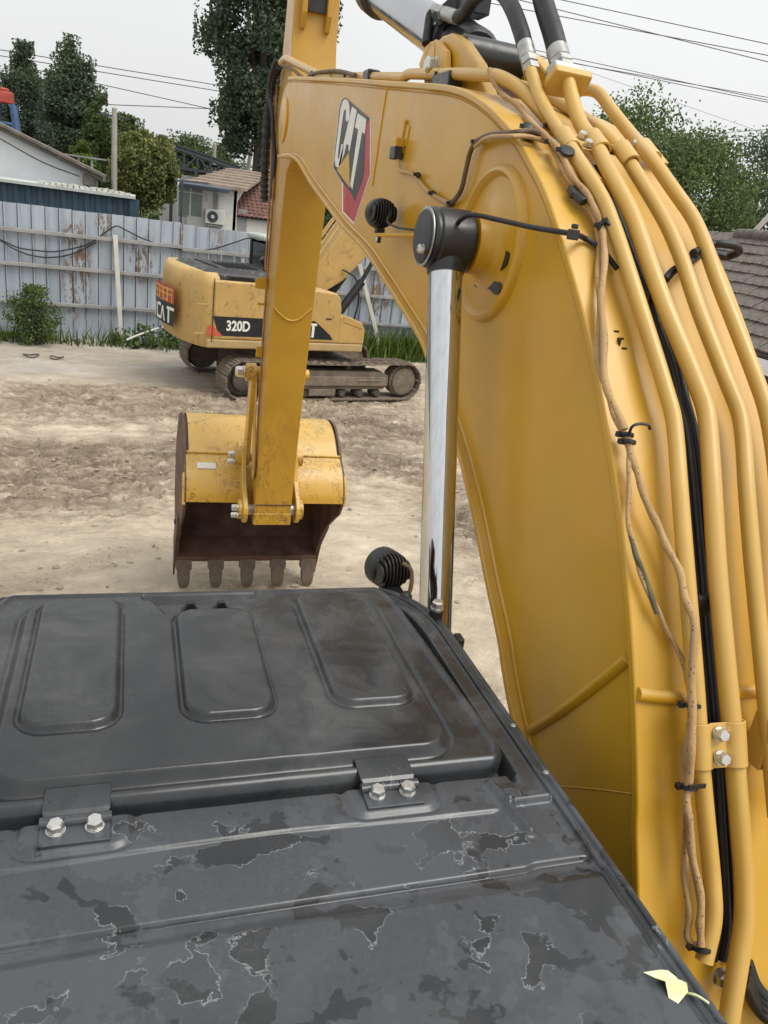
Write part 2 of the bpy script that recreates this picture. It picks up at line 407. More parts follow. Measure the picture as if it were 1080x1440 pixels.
M['redtile'] = simple('red_brown_tile', (.165, .088, .07), .85, var=.35, nscale=6, bump=.3, bscale=30, dirt=(.6, (.34, .29, .25)))
M['browntile'] = simple('weathered_brown_sheet', (.27, .215, .17), .85, var=.25, nscale=4, bump=.3, bscale=20, dirt=(.58, (.42, .37, .32)))
M['slate'] = simple('weathered_grey_tile', (.135, .118, .105), .85, var=.35, nscale=9, bump=.5, bscale=50, dirt=(.60, (.30, .28, .26)))
M['truss'] = simple('dark_truss_steel', (.045, .05, .062), .6, var=.2)
M['blue_steel'] = simple('blue_painted_steel', (.07, .13, .27), .6, var=.2, nscale=3)
M['red_paint'] = simple('red_painted_steel', (.42, .075, .05), .6, var=.2, nscale=3)
M['acwhite'] = simple('appliance_white', (.62, .61, .57), .5, var=.06)
M['brick_dark'] = simple('dark_brick', (.10, .075, .06), .9, var=.4, nscale=5, bump=.4)
M['wire'] = simple('overhead_wire', (.05, .05, .052), .6)
# ------------------------------------------------------------------ ground
def axis_coords(lo, hi, step, far, grow=1.35):
    c = list(np.arange(lo, hi+1e-6, step)); s = step; a = c[-1]
    while a < far: s *= grow; a += s; c.append(a)
    s = step; b = c[0]; pre = []
    while b > -far: s *= grow; b -= s; pre.append(b)
    return np.array(pre[::-1]+c)
def sstep(a, b, x): t = np.clip((x-a)/(b-a), 0, 1); return t*t*(3-2*t)
GX = axis_coords(-4.4, 8.4, .036, 600); 
_y1 = np.arange(4.3, 11.5, .034); _y2 = np.arange(11.5, 22.5, .075)
_yy = list(_y1)+list(_y2); s_ = .075
while _yy[-1] < 900: s_ *= 1.35; _yy.append(_yy[-1]+s_)
s_ = .045; pre_ = [4.3]
while pre_[-1] > -60: s_ *= 1.35; pre_.append(pre_[-1]-s_)
GY = np.array(pre_[1:][::-1]+_yy)
gx, gy = np.meshgrid(GX, GY)
def blob(px, py, rx, ry, ang=0):
    c = atz(px, py, 0); dx = gx-c.x; dy = gy-c.y; ca, sa = math.cos(ang), math.sin(ang)
    u = (dx*ca+dy*sa)/rx; v = (-dx*sa+dy*ca)/ry
    return np.exp(-(u*u+v*v))
wx = gx+.5*(fbm(gx*.7, gy*.7, 3)-.5)*2; wy = gy+.5*(fbm(gx*.7+9, gy*.7+4, 5)-.5)*2
# churned mud zones (traced from what the ground shows) and smooth, packed ones
churn = (blob(120, 640, 3.0, 1.3, .15)+.8*blob(60, 690, 1.6, .7)+.9*blob(60, 815, 1.1, .30, .5)+.8*blob(210, 770, 1.0, .22, .35)
         + 1.1*blob(540, 600, 1.1, 1.0)+1.1*blob(560, 660, .5, 1.2, .5)+1.2*blob(668, 745, .75, .75)+.8*blob(200, 560, 2.6, 1.1, .1)
         + .9*blob(330, 575, 1.5, .8)+.6*blob(480, 585, 1.6, .6)+.5*blob(90, 560, 2.0, .8)+1.0*blob(420, 565, 2.2, .5, .2)+.6*blob(330, 830, .6, .3))
smooth = np.clip(blob(200, 790, 1.5, .8, .3)+.9*blob(520, 760, .8, 1.0)+.8*blob(700, 900, .8, .9)+.7*blob(130, 610, .9, .35), 0, 1)
nz = fbm(wx*1.1, wy*1.1, 21, 4)
churn = np.clip(churn*1.15*(0.45+1.1*nz)-.55*smooth, 0, 1)
concrete = sstep(15.2, 16.4, gy+.9*(fbm(gx*.5, gy*.5, 8)-.5)*2)*sstep(2.6, 1.3, gx+.6*(nz-.5)*2)
churn *= (1-concrete)
wetz = np.clip((1.2*blob(668, 745, .6, .7)+1.0*blob(556, 640, .45, 1.3, .45)+.8*blob(520, 596, 1.0, .6)+.8*blob(50, 818, .8, .22, .4)+.6*blob(150, 640, 2.2, .6, .1)+.5*blob(330, 825, .5, .25)+.5*blob(260, 550, 2.0, .5, .1))*(.3+1.4*nz)-.25*smooth, 0, 1)
# streaks dragged by crawler tracks: arcs round the swing centre of the digger and straight passes
def streak(ang, fl, fa, seed):
    ca, sa = math.cos(ang), math.sin(ang); u = wx*ca+wy*sa; v = -wx*sa+wy*ca
    return fbm(u*fl, v*fa, seed, 4)-.5
rad = np.hypot(wx-1.17, wy+.3); th = np.arctan2(wy+.3, wx-1.17)
arc = fbm(rad*5.5, th*3.2, 31, 4)-.5
st = streak(.25, .8, 6.5, 41)*.7+streak(-.5, .7, 5.0, 51)*.5+arc*.7
clod = np.maximum(0, fbm(wx*5.5, wy*5.5, 61, 4, .6)-.5)
lug = np.maximum(0, np.sin((wx*math.cos(.25)+wy*math.sin(.25))*2*math.pi/.19))*sstep(.5, .62, fbm(wx*.9, wy*2.2, 71, 3))
_c2 = atz(70, 545, 0); r2 = np.hypot(wx-_c2.x, wy-_c2.y); t2_ = np.arctan2(wy-_c2.y, wx-_c2.x)
ring2 = np.exp(-((r2-2.1)/.75)**2)*sstep(2.6, 1.4, np.abs(t2_+.9))
comb = (fbm(r2*1.1, t2_*22, 141, 3)-.5)*2*ring2
_c3 = atz(420, 700, 0); r3 = np.hypot(wx-_c3.x-3, wy-_c3.y+1); comb += .8*(fbm(r3*7.5, np.arctan2(wy-_c3.y+1, wx-_c3.x-3)*2.5, 151, 3)-.5)*2*np.exp(-((r3-3.4)/.9)**2)
crk = 1-np.abs(fbm(wx*3.2, wy*3.2, 101, 4)-.5)*2           # ridged: dragged crusts and cracks
crk2 = 1-np.abs(fbm((wx*.97+wy*.24)*1.3, (-wx*.24+wy*.97)*7.0, 111, 4)-.5)*2
hz = (.045*comb*(1-concrete)+.10*(fbm(gx*.35, gy*.35, 2, 3)-.5)*(1-concrete)+.085*st*(.40+1.0*churn)*(1-.65*smooth)*(1-concrete)
      + .15*clod*churn+.03*lug*(.2+churn)*(1-concrete)*(1-smooth)+.016*(fbm(wx*9, wy*9, 81, 3)-.5)*(1-concrete)
      - .05*sstep(.86, .99, crk)*(.25+.9*churn)*(1-concrete)*(1-.7*smooth)-.045*sstep(.84, .98, crk2)*(.3+.8*churn)*(1-concrete)*(1-.6*smooth))
damp_shade = np.clip(.55*sstep(.84, .98, crk)*(.35+.8*churn)+.65*sstep(.82, .97, crk2)*(.4+.7*churn)+.9*np.clip(-st*2.2, 0, 1)*(.35+.8*churn)+1.1*np.clip(-comb*1.6, 0, 1), 0, 1)*(1-concrete)*(1-.55*smooth)  # moist earth plus relief shade painted into cracks and hollows
near = sstep(16, 3.5, np.hypot(gx-2, gy-13)*.75)           # flatten far away
hz = hz*near
nzr, nzc = gx.shape
vs = np.stack([gx, gy, hz], -1).reshape(-1, 3)
ii = np.arange(nzr*nzc).reshape(nzr, nzc)
fs = np.stack([ii[:-1, :-1], ii[:-1, 1:], ii[1:, 1:], ii[1:, :-1]], -1).reshape(-1, 4)
def np_mesh(name, v, f, mat=None, smooth=True):
    me = bpy.data.meshes.new(name); k = f.shape[1]
    me.vertices.add(len(v)); me.vertices.foreach_set('co', np.ascontiguousarray(v, dtype=np.float32).ravel())
    me.loops.add(f.size); me.loops.foreach_set('vertex_index', np.ascontiguousarray(f, dtype=np.int32).ravel())
    me.polygons.add(len(f)); me.polygons.foreach_set('loop_start', np.arange(0, f.size, k, dtype=np.int32))
    me.update(calc_edges=True)
    me.polygons.foreach_set('use_smooth', np.full(len(f), smooth))
    if mat is not None: me.materials.append(mat)
    return me
def ground_h(x, y):
    j = int(np.clip(np.searchsorted(GX, x), 0, len(GX)-1)); i = int(np.clip(np.searchsorted(GY, y), 0, len(GY)-1)); return float(hz[i, j])
n = NT('sandy_clay_ground')
def attr(nm):
    a = n.new('Attribute', attribute_name=nm); return a.outputs['Fac']
fine = n.noise(6, 8, .68, .3); mid = n.noise(1.3, 6, .62, .4); tiny = n.noise(60, 5, .65)
dry = n.mix(n.ramp(fine, [(.3, 0), (.72, 1)]), (.625, .52, .385), (.76, .66, .51))
dry = n.mix(n.math('MULTIPLY', n.ramp(mid, [(.42, 0), (.65, 1)]), .55), dry, (.43, .345, .26))
wet = n.mix(n.ramp(n.noise(14, 7, .7, .2), [(.35, 0), (.7, 1)]), (.29, .225, .16), (.47, .38, .28))
mf = n.math('ADD', attr('churn'), n.math('MULTIPLY', n.math('SUBTRACT', fine, .5), .9))
c = n.mix(n.ramp(mf, [(.22, 0), (.85, .62)]), dry, wet)
dmp_shade = n.math('MULTIPLY', attr('damp_shade'), n.ramp(n.noise(11, 6, .65), [(.3, .45), (.62, 1.0)]))
c = n.mix(n.math('MULTIPLY', dmp_shade, .7), c, (.215, .165, .12))  # darkens the lows: moisture and painted shade together
conc = n.mix(n.ramp(n.noise(2.2, 7, .65, .4), [(.35, 0), (.7, 1)]), (.45, .385, .305), (.60, .54, .455))
conc = n.mix(n.math('MULTIPLY', n.ramp(n.noise(.8, 3, .5), [(.5, 0), (.6, 1)]), .35), conc, (.60, .575, .53))
wv = n.new('VectorMath', operation='ADD'); wn = n.new('TexNoise'); wn.inputs['Scale'].default_value = .55; wn.inputs['Detail'].default_value = 3
n.lk(n.tc.outputs['Object'], wn.inputs['Vector']); sc_ = n.new('VectorMath', operation='SCALE'); sc_.inputs['Scale'].default_value = 1.6; n.lk(wn.outputs['Color'], sc_.inputs[0]); n.lk(n.tc.outputs['Object'], wv.inputs[0]); n.lk(sc_.outputs[0], wv.inputs[1])
def smear(rot, s, thr):
    mp = n.new('Mapping'); mp.inputs['Rotation'].default_value = (0, 0, rot); mp.inputs['Scale'].default_value = s; n.lk(wv.outputs[0], mp.inputs['Vector']); return n.noise(1, 9, .72, .15, mp.outputs[0])
s1 = smear(.2, (1.1, 5.2, 1), .5); s2 = smear(-.55, (1.3, 6.5, 1), .5)
crumb = n.ramp(n.noise(28, 6, .75), [(.52, 0), (.62, 1)]); crl = n.ramp(n.noise(33, 6, .75), [(.56, 0), (.66, 1)])
keep = n.math('SUBTRACT', 1.0, n.math('MULTIPLY', attr('pale'), .9))
dk = n.math('MULTIPLY', n.math('MAXIMUM', n.ramp(s1, [(.50, 0), (.60, 1)]), n.ramp(s2, [(.53, 0), (.62, .9)])), n.math('ADD', .42, n.math('MULTIPLY', attr('churn'), .5)))
c = n.mix(n.math('MULTIPLY', dk, keep), c, (.245, .188, .134))
c = n.mix(n.math('MULTIPLY', n.math('MULTIPLY', crumb, keep), n.math('ADD', .22, n.math('MULTIPLY', attr('churn'), .5))), c, (.17, .13, .095))
wm = n.math('MULTIPLY', attr('wet'), n.ramp(n.noise(4.5, 8, .7, .4), [(.36, .15), (.60, 1)]))
c = n.mix(n.math('MULTIPLY', wm, .78), c, (.165, .128, .094))
c = n.mix(n.math('MULTIPLY', crl, .35), c, (.74, .645, .50))
lt = n.math('MULTIPLY', n.ramp(s1, [(.34, 1), (.46, 0)]), .75)
c = n.mix(lt, c, (.74, .645, .50))
c = n.mix(attr('concrete'), c, conc)
sm = attr('pale'); c = n.mix(n.math('MULTIPLY', sm, .5), c, (.82, .72, .56))
c = n.mix(n.math('MULTIPLY', n.ramp(tiny, [(.60, 0), (.72, 1)]), .45), c, (.20, .155, .115))
# far country beyond the yard: grass and earth
se = n.new('SeparateXYZ'); n.lk(n.tc.outputs['Object'], se.inputs[0])
gm = n.ramp(n.math('DIVIDE', se.outputs[1], 100.0), [(.205, 0), (.225, 1)])
veg = n.mix(n.ramp(n.noise(1.5, 6), [(.35, 0), (.65, 1)]), (.07, .085, .03), (.17, .14, .09))
c = n.mix(gm, c, veg)
rr = n.mix(attr('concrete'), (.93,)*3, (.55,)*3)
n.set(Base_Color=c, Specular_IOR_Level=.25); n.lk(rr, n.b.inputs['Roughness'])
b0 = n.bump(n.math('ADD', s1, n.math('MULTIPLY', s2, .7)), 1.0, .10); bb = n.bump(n.noise(16, 7, .7), .7, .035, b0); n.bump(tiny, .35, .008, bb)
M['ground'] = n.m
gme = np_mesh('ground', vs, fs, M['ground'])
for nm, a in (('churn', churn), ('concrete', concrete), ('pale', smooth), ('damp_shade', damp_shade), ('wet', wetz)):
    at_ = gme.attributes.new(nm, 'FLOAT', 'POINT'); at_.data.foreach_set('value', a.astype(np.float32).ravel())
ground = mesh_obj('ground', gme); tag(ground, kind='structure')
# loose clods
cl = MB()
prob = (churn+.06).copy(); prob[(gx < -4) | (gx > 8) | (gy < 4.5) | (gy > 18.5) | (concrete > .4)] = 0
pr = (prob/prob.sum()).ravel(); idx = rng.choice(prob.size, 4200, p=pr)
ico = [(0, 0, 1), (.9, 0, .3), (.28, .85, .3), (-.72, .53, .3), (-.72, -.53, .3), (.28, -.85, .3), (.6, .5, -.4), (-.4, .75, -.4), (-.8, -.3, -.4), (0, -.85, -.4), (.7, -.45, -.4)]
icf = [(0, 1, 2), (0, 2, 3), (0, 3, 4), (0, 4, 5), (0, 5, 1), (1, 6, 2), (2, 7, 3), (3, 8, 4), (4, 9, 5), (5, 10, 1), (2, 6, 7), (3, 7, 8), (4, 8, 9), (5, 9, 10), (1, 10, 6), (6, 10, 9, 8, 7)]
for q in idx:
    x = gx.ravel()[q]; y = gy.ravel()[q]; z = hz.ravel()[q]; s = .008+.035*rng.random()**7
    a = rng.random()*6.28; ca, sa = math.cos(a), math.sin(a); sc = s*(.7+.6*rng.random(3))
    cl.add([(x+(p[0]*ca-p[1]*sa)*sc[0]*(1+.25*rng.standard_normal()), y+(p[0]*sa+p[1]*ca)*sc[1], z+s*.1+p[2]*sc[2]*.55*(1+.35*rng.standard_normal())) for p in ico], icf)
M['clod'] = simple('earth_clod', (.33, .26, .195), .95, var=.4, nscale=9, bump=.5, bscale=60)
clods = cl.build('earth_clods', M['clod'], smooth=20, fix=False); tag(clods, 'loose brown earth clods scattered over the churned yard', 'earth clods', kind='stuff')
# wire rings lying on the slab
for k, (px, py, r) in enumerate(((107, 481, .12), (43, 502, .15), (80, 505, .13))):
    p = atz(px, py, 0); m = MB(); pts = []
    for i in range(29):
        a = i/28*2*math.pi*1.06; pts.append((p.x+math.cos(a)*r*(1+.08*math.sin(3*a+k)), p.y+math.sin(a)*r*.9, ground_h(p.x, p.y)+.035+.02*math.sin(2*a+k)+.006*i/28))
    m.tube(pts, .015, 7); o = m.build('cable_ring', M['mud_dark'], smooth=60)
    tag(o, ('dark cable ring on the slab, the one nearest the leaning pipe', 'largest dark cable ring of the pair farther out on the slab', 'smaller dark cable ring beside the largest one on the slab')[k], 'cable', 'cable rings on the slab')
# ------------------------------------------------------------------ sheet fence along the yard
def fy(x): return 20.32+.15*x
FANG = math.atan(.15); FD = Vector((math.cos(FANG), math.sin(FANG), 0)); FN = Vector((math.sin(FANG), -math.cos(FANG), 0))  # FN faces the yard
def fp(u, off=0, z=0): return Vector((0, 20.32, 0))+FD*u+FN*off+Vector((0, 0, z))
def fence(u0, u1, top, pitch, label, cat, rails, jag, posts):
    root = empty('sheet_fence', fp((u0+u1)/2)); tag(root, label, cat)
    k = 0; u = u0
    while u < u1-.05:
        w = min(pitch, u1-u); h = top(u+w/2)+random.uniform(-jag, jag); m = MB()
        # pan between two folded ribs
        prof = [(.010, -.012), (.014, .040), (.040, .040), (.055, .0), (w*.5, .006+random.uniform(-.006, .006)), (w-.006, .001), (w-.002, -.02)]
        lo = -.05
        A = [fp(u+a, b+.0015*(k % 2), lo) for a, b in prof]; B = [fp(u+a, b+.0015*(k % 2), h+random.uniform(-.006, .006)) for a, b in prof]
        A2 = [fp(u+a, b-.004, lo) for a, b in prof]; B2 = [fp(u+a, b-.004, h) for a, b in prof]
        m.strip(A, B); m.strip(B2, A2); m.strip(B, B2)
        m.build('metal_sheet', M['fence'], root, smooth=20, fix=False); u += pitch; k += 1
    for z, w in rails:
        m = MB(); seg = 3.1; uu = u0
        pts = []
        m.bar(fp(u0-.02, .042+w/2, z), fp(u1+.02, .042+w/2, z+random.uniform(-.01, .01)), w, w)
        m.build('rail', M['rail'], root, smooth=0, bevel=.006)
    for pu, hh in posts:
        m = MB(); m.box(fp(pu, -.06, hh/2-.1), (.07, .07, hh+.2), Matrix.Rotation(FANG, 3, 'Z')); m.build('post', M['rail'], root, smooth=0)
    return root
fence(-11.0, 1.16, lambda u: 2.925, .285, 'pale blue-grey sheet fence with peeling rusty paint behind the bush', 'fence', [(2.37, .085), (1.64, .08), (.80, .075)], .012, [(-9, 2.9), (-6, 2.9), (-3, 2.9), (0, 2.9)])
fence(1.20, 16.0, lambda u: 2.895-.002*u, .33, 'blue-grey sheet fence with lavender tint behind the parked excavator', 'fence', [(2.33, .085), (1.60, .08), (.85, .075)], .010, [(3.0, 2.6), (6.2, 2.8), (9.4, 2.8), (12.6, 2.8)])
# rusty cover strip where the two runs meet
m = MB(); m.box(fp(1.18, .045, 1.47), (.05, .02, 2.86), Matrix.Rotation(FANG, 3, 'Z')); o = m.build('joint_strip', simple('rusty_strip', (.24, .15, .10), .85, var=.4, nscale=4, dirt=(.5, (.36, .36, .38))), smooth=0)
tag(o, 'narrow rusty upright strip joining the two fence runs', 'post')
# short strut on the second run
m = MB(); p = fp(2.72, .09, 0); m.box(p+Vector((0, 0, 1.1)), (.10, .04, 2.75), Matrix.Rotation(FANG, 3, 'Z')); o = m.build('fence_strut', M['fence'], smooth=0, bevel=.004); tag(o, 'flat pale upright strut fixed to the lavender fence run', 'post')
# black cables slung along the fence
def fpx(px, py, off=.10):
    v = ray(px, py); P0 = fp(0, off); t = (P0-CAM).dot(FN)/v.dot(FN); return CAM+v*t
for nm, pts, lab in (('slung_cable', [(-30, 330), (0, 337), (25, 348), (50, 352), (75, 354), (100, 350), (125, 343), (140, 333), (155, 322), (165, 318), (178, 324), (200, 335), (225, 344), (245, 349), (270, 352), (300, 350), (330, 341), (352, 335), (375, 343), (420, 352)], 'black cable draped over the fence top rail and hung in a peak'),
                   ('slung_cable', [(-30, 322), (0, 338), (20, 350), (40, 358), (65, 362), (90, 360), (112, 353), (135, 341)], 'thin black cable sagging in one loop under the fence rail')):
    m = MB(); m.tube(catmull([fpx(*q) for q in pts], 5), .016, 7); tag(m.build(nm, M['rubber'], smooth=60), lab, 'cable')
# off-white pipes leaning on the fence
def lean_pipe(pb, pt, offt, r, label):
    b = atz(*pb, 0); t = fpx(*pt, offt); b.z = ground_h(b.x, b.y)-.02
    m = MB(); d = (t-b).normalized(); m.bar(b, t, r*2, r*2, (0, 1, 0)); o = m.build('leaning_pipe', M['white_pipe'], smooth=0, bevel=.012); tag(o, label, 'pipe', 'pipes leaning on the fence')
lean_pipe((171, 484), (162, 331), .16, .052, 'offwhite square pipe leaning on the fence beside the bush')
b_ = atz(538, 500, 0)
lean_pipe((538, 503), (505, 372), .16, .055, 'offwhite pipe leaning on the fence beyond the parked excavator')
# thin pale hose in the weeds
m = MB(); m.tube(catmull([atz(178, 478, .25), atz(195, 471, .35), atz(215, 464, .42), atz(232, 459, .45)], 5), .025, 7); tag(m.build('garden_hose', M['white_pipe'], smooth=60), 'thin pale hose lying through the weeds at the fence foot', 'hose')
# ------------------------------------------------------------------ foliage
def leaves_mesh(name, pts, size, mat, up=.0, jitter=.5, stretch=1.5):
    N = len(pts); d = rng.standard_normal((N, 3)); d[:, 2] += up; d /= np.linalg.norm(d, axis=1)[:, None]
    e = rng.standard_normal((N, 3)); e -= d*(d*e).sum(1)[:, None]; e /= np.linalg.norm(e, axis=1)[:, None]
    s = size*(1-jitter/2+jitter*rng.random(N))[:, None]
    a = pts-d*s*stretch*.5; b = pts+e*s*.45; c = pts+d*s*stretch*.5; q = pts-e*s*.45
    v = np.stack([a, b, c, q], 1).reshape(-1, 3); f = np.arange(4*N).reshape(N, 4)
    return np_mesh(name, v, f, mat, False)
def clumps(center, shape, ncl, nper, sig, hollow=.35):
    """shape(n)-> points in unit crown space scaled to metres about center"""
    c = shape(ncl); out = []
    for k in range(len(c)):
        s = sig*(.5+.8*rng.random()); m = max(8, int(nper*2.3*(.5+rng.random())))
        out.append(c[k]+np.clip(rng.standard_normal((m, 3)), -1.55, 1.55)*np.array([s, s, s*.9]))
    return np.concatenate(out)+np.array(center)
def ellipsoid(rx, ry, rz, taper=0.0, point=0.0, shell=.45):
    def f(n):
        d = rng.standard_normal((n, 3)); d /= np.linalg.norm(d, axis=1)[:, None]; r = shell+(1-shell)*rng.random(n)**.5
        p = d*r[:, None]; w = 1-taper*np.clip(p[:, 2], -1, 1)*.5-point*np.clip(p[:, 2], 0, 1)**1.5
        return p*np.stack([rx*w, ry*w, np.full(n, rz)], 1)
    return f
def tree(name, base, trunk_h, trunk_r, cc, crown, ncl, nper, sig, leaf, mat, label, cat='tree', group=None, lean=0, limbs=7, reach=.6):
    base = Vector(base); root = empty(name, base); tag(root, label, cat, group)
    m = MB(); top = base+Vector((lean, 0, trunk_h)); m.tube(catmull([base-Vector((0, 0, .2)), base+Vector((lean*.3, .05, trunk_h*.45)), top], 5), [trunk_r*(1-.075*i) for i in range(11)], 9)
    m.build('trunk', M['bark'], root, smooth=60)
    m = MB()
    for i in range(limbs):
        t = .35+.6*i/max(1, limbs-1); p = base+Vector((lean*t, 0, trunk_h*t)); tgt = Vector(cc)+Vector(crown(1)[0])*reach
        if tgt.z < p.z+.4: tgt.z = p.z+.4+random.random()
        m.tube(catmull([p, p.lerp(tgt, .5)+Vector((0, 0, -.2)), tgt], 4), [trunk_r*.5*(1-.1*j) for j in range(9)], 6)
    m.build('limbs', M['bark'], root, smooth=60)
    pts = clumps(cc, crown, ncl, nper, sig)
    mesh_obj('crown', leaves_mesh('crown', pts, leaf*.5, mat), None, root, True)
    return root
def ybase(px, Y): p = aty(px, 300, Y); return Vector((p.x, Y, 0))
def T(name, px, pytop, pybot, pxw, Y, mat, label, ncl, nper, leaf, sigk=.16, point=.3, taper=.1, group=None, depth=None, limbs=7):
    ct = aty(px, pytop, Y); cb = aty(px, pybot, Y); wL = aty(px-pxw/2, (pytop+pybot)/2, Y); wR = aty(px+pxw/2, (pytop+pybot)/2, Y)
    rx = (wR-wL).length/2; rz = (ct.z-cb.z)/2; cc = Vector(((ct.x+cb.x)/2, Y, (ct.z+cb.z)/2))
    return tree(name, (cc.x, Y, 0), cc.z+rz*.55, .05+rz*.035, cc, ellipsoid(rx, depth or rx, rz, taper, point), ncl, nper, rx*sigk, leaf, mat, label, group=group, limbs=limbs)
G1 = 'poplars behind the white house'
T('poplar_tree', 36, 55, 300, 78, 46, M['leaf_dark'], 'narrow pointed poplar rising beside the red-topped steel tower', 95, 130, .20, .20, .62, .3, G1)
T('poplar_tree', 104, 58, 300, 92, 44, M['leaf_dark'], 'broad twin-topped poplar, tallest behind the white house roof', 120, 140, .20, .19, .55, .3, G1)
T('poplar_tree', 72, 120, 310, 96, 48, M['leaf_dark'], 'lower dark poplar filling the gap behind its tall neighbours', 80, 120, .20, .2, .5, .3, G1)
T('poplar_tree', -14, 82, 300, 60, 45, M['leaf_dark'], 'poplar beyond the tower, half cut by the picture edge', 70, 120, .2, .2, .55, .3, G1)
T('poplar_tree', 140, 128, 320, 54, 42, M['leaf_mid'], 'short ragged poplar next to the concrete utility pole', 70, 120, .19, .2, .6, .3, G1)
T('young_cypress', 115, 188, 300, 46, 38, M['leaf_light'], 'fresh light green young tree behind the house eave', 50, 110, .17, .2, .7, .4)
T('round_tree', 206, 186, 296, 84, 31, M['leaf_olive'], 'dense round olive-green tree beside the steel truss', 150, 110, .16, .17, .05, 0)
T('bush_tree', 178, 160, 290, 60, 50, M['leaf_mid'], 'dark loose tree behind the utility pole', 60, 90, .22, .22, .3, .1)
T('bush_tree', 260, 186, 300, 90, 56, M['leaf_mid'], 'feathery green tree behind the black truss', 70, 100, .22, .22, .4, .2)
T('bush_tree', 318, 208, 300, 70, 60, M['leaf_mid'], 'low dim tree far behind the small tiled house', 60, 100, .25, .25, .3, .2)
# big poplar behind the digger arm
pc = aty(375, 70, 36)
tree('tall_poplar', (pc.x, 36, 0), 15, .38, Vector((pc.x, 36, 12.2)), ellipsoid(2.75, 2.7, 7.6, -.15, .3, .3), 280, 150, .45, .23, M['leaf_dark'], 'towering dark poplar behind the arm of the yellow excavator', limbs=12)
# right-hand trees
T('leafy_tree', 885, 128, 330, 150, 27, M['leaf_mid'], 'dark leafy tree showing between the boom pipes', 130, 45, .17, .16, .25, .1)
T('leafy_tree', 968, 190, 345, 150, 23, M['leaf_mid'], 'wide bright green tree behind the grey tiled roof', 120, 70, .15, .17, .3, .1)
T('leafy_tree', 1072, 178, 345, 100, 29, M['leaf_dark'], 'airy dark tree beyond the roof, by the far wires', 80, 30, .20, .18, .2, 0)
T('leafy_tree', 1180, 165, 345, 150, 30, M['leaf_dark'], 'dark tree just past the edge of the tiled roof', 90, 90, .22, .18, .2, 0)
# shrub under the round tree, bush and weeds by the fence
def shrub(px, pytop, pybot, pxw, Y, mat, label, ncl, nper, leaf, name='shrub', z0=0):
    ct = aty(px, pytop, Y); cb = aty(px, pybot, Y); rx = (aty(px+pxw/2, pybot, Y)-aty(px-pxw/2, pybot, Y)).length/2
    root = empty(name, (ct.x, Y, 0)); tag(root, label, 'bush')
    top = max(ct.z, .5); m = MB()
    for k in range(9):
        a = k*.7; m.tube([(ct.x+.1*math.cos(a), Y+.1*math.sin(a), -.05), (ct.x+rx*.5*math.cos(a), Y+rx*.35*math.sin(a), top*.75)], [.02, .006], 5)
    m.build('stems', M['bark'], root)
    cc = (ct.x, Y, top*.5)
    pts = clumps(cc, ellipsoid(rx, min(rx, .8), top*.52, .1, .1, .2), ncl, nper, .16*rx)
    pts[:, 2] = np.abs(pts[:, 2]-.03)+.03
    mesh_obj('foliage', leaves_mesh('foliage', pts, leaf*.48, mat, .5), None, root, True); return root
pb = fpx(48, 440, .8)
shrub(46, 398, 466, 78, pb.y-.1, M['leaf_mid'], 'bushy green weed clump against the fence at the slab edge', 70, 42, .085, 'weed_bush')
shrub(212, 285, 330, 70, 22.4, M['leaf_mid'], 'pale-tipped shrub just behind the fence under the round tree', 60, 70, .12)
def blades(name, spots, mat, label, hmin, hmax, n_per):
    vs_ = []; fs_ = []
    for (x, y, sx, sy, n_) in spots:
        for k in range(n_):
            bx = x+rng.standard_normal()*sx; by = y+rng.standard_normal()*sy; h = hmin+(hmax-hmin)*rng.random()**1.6; a = rng.random()*6.28; w = .012+.012*rng.random()
            lx, ly = rng.standard_normal(2)*h*.35; gz = ground_h(bx, by); o = len(vs_); ca, sa = math.cos(a)*w, math.sin(a)*w
            vs_ += [(bx-ca, by-sa, gz-.02), (bx+ca, by+sa, gz-.02), (bx+lx*.4+ca*.7, by+ly*.4+sa*.7, gz+h*.6), (bx+lx*.4-ca*.7, by+ly*.4-sa*.7, gz+h*.6), (bx+lx, by+ly, gz+h)]
            fs_ += [(o, o+1, o+2, o+3), (o+3, o+2, o+4)]
    me = bpy.data.meshes.new(name); me.from_pydata(vs_, [], fs_); me.materials.append(mat); o = mesh_obj(name, me); tag(o, label, 'grass', kind='stuff'); return o
sp = [(p.x, p.y-.25, .25, .14, 26) for p in (fp(u, .45) for u in np.arange(-3.6, 3.2, .3))]
blades('fence_weeds', sp, M['leaf_mid'], 'straggly dark weeds along the foot of the fence', .08, .5, 1)
sp = [(p.x, p.y, .3, .28, 150) for p in (fp(u, .55) for u in np.arange(5.2, 9.5, .22))]
blades('tall_grass', sp, M['grass'], 'tall fresh grass by the fence right of the parked excavator', .2, .95, 1)
p = atz(10, 473, 0)
blades('moss_grass', [(p.x+dx, p.y+dy, .22, .06, 330) for dx in (-1.4, -1.0, -.6, -.2, .2, .6) for dy in (-.06, .08)], leafmat('lime_moss', (.16, .24, .02), (.26, .34, .03), (.36, .42, .06)), 'bright lime-green low grass at the slab edge', .04, .14, 1)
# creeper patches at the fence foot
for (px, py, w, lab) in ((215, 470, 60, 'dark creeper at the fence foot beside the leaning pipe'),):
    q = fpx(px, py, .7); pts = clumps((q.x, q.y, .18), ellipsoid(w*.018, .4, .22), 16, 18, .12); pts[:, 2] = np.abs(pts[:, 2])+.02
    o = mesh_obj('creeper', leaves_mesh('creeper', pts, .08, M['leaf_mid'], .6)); tag(o, lab, 'weeds', kind='stuff')

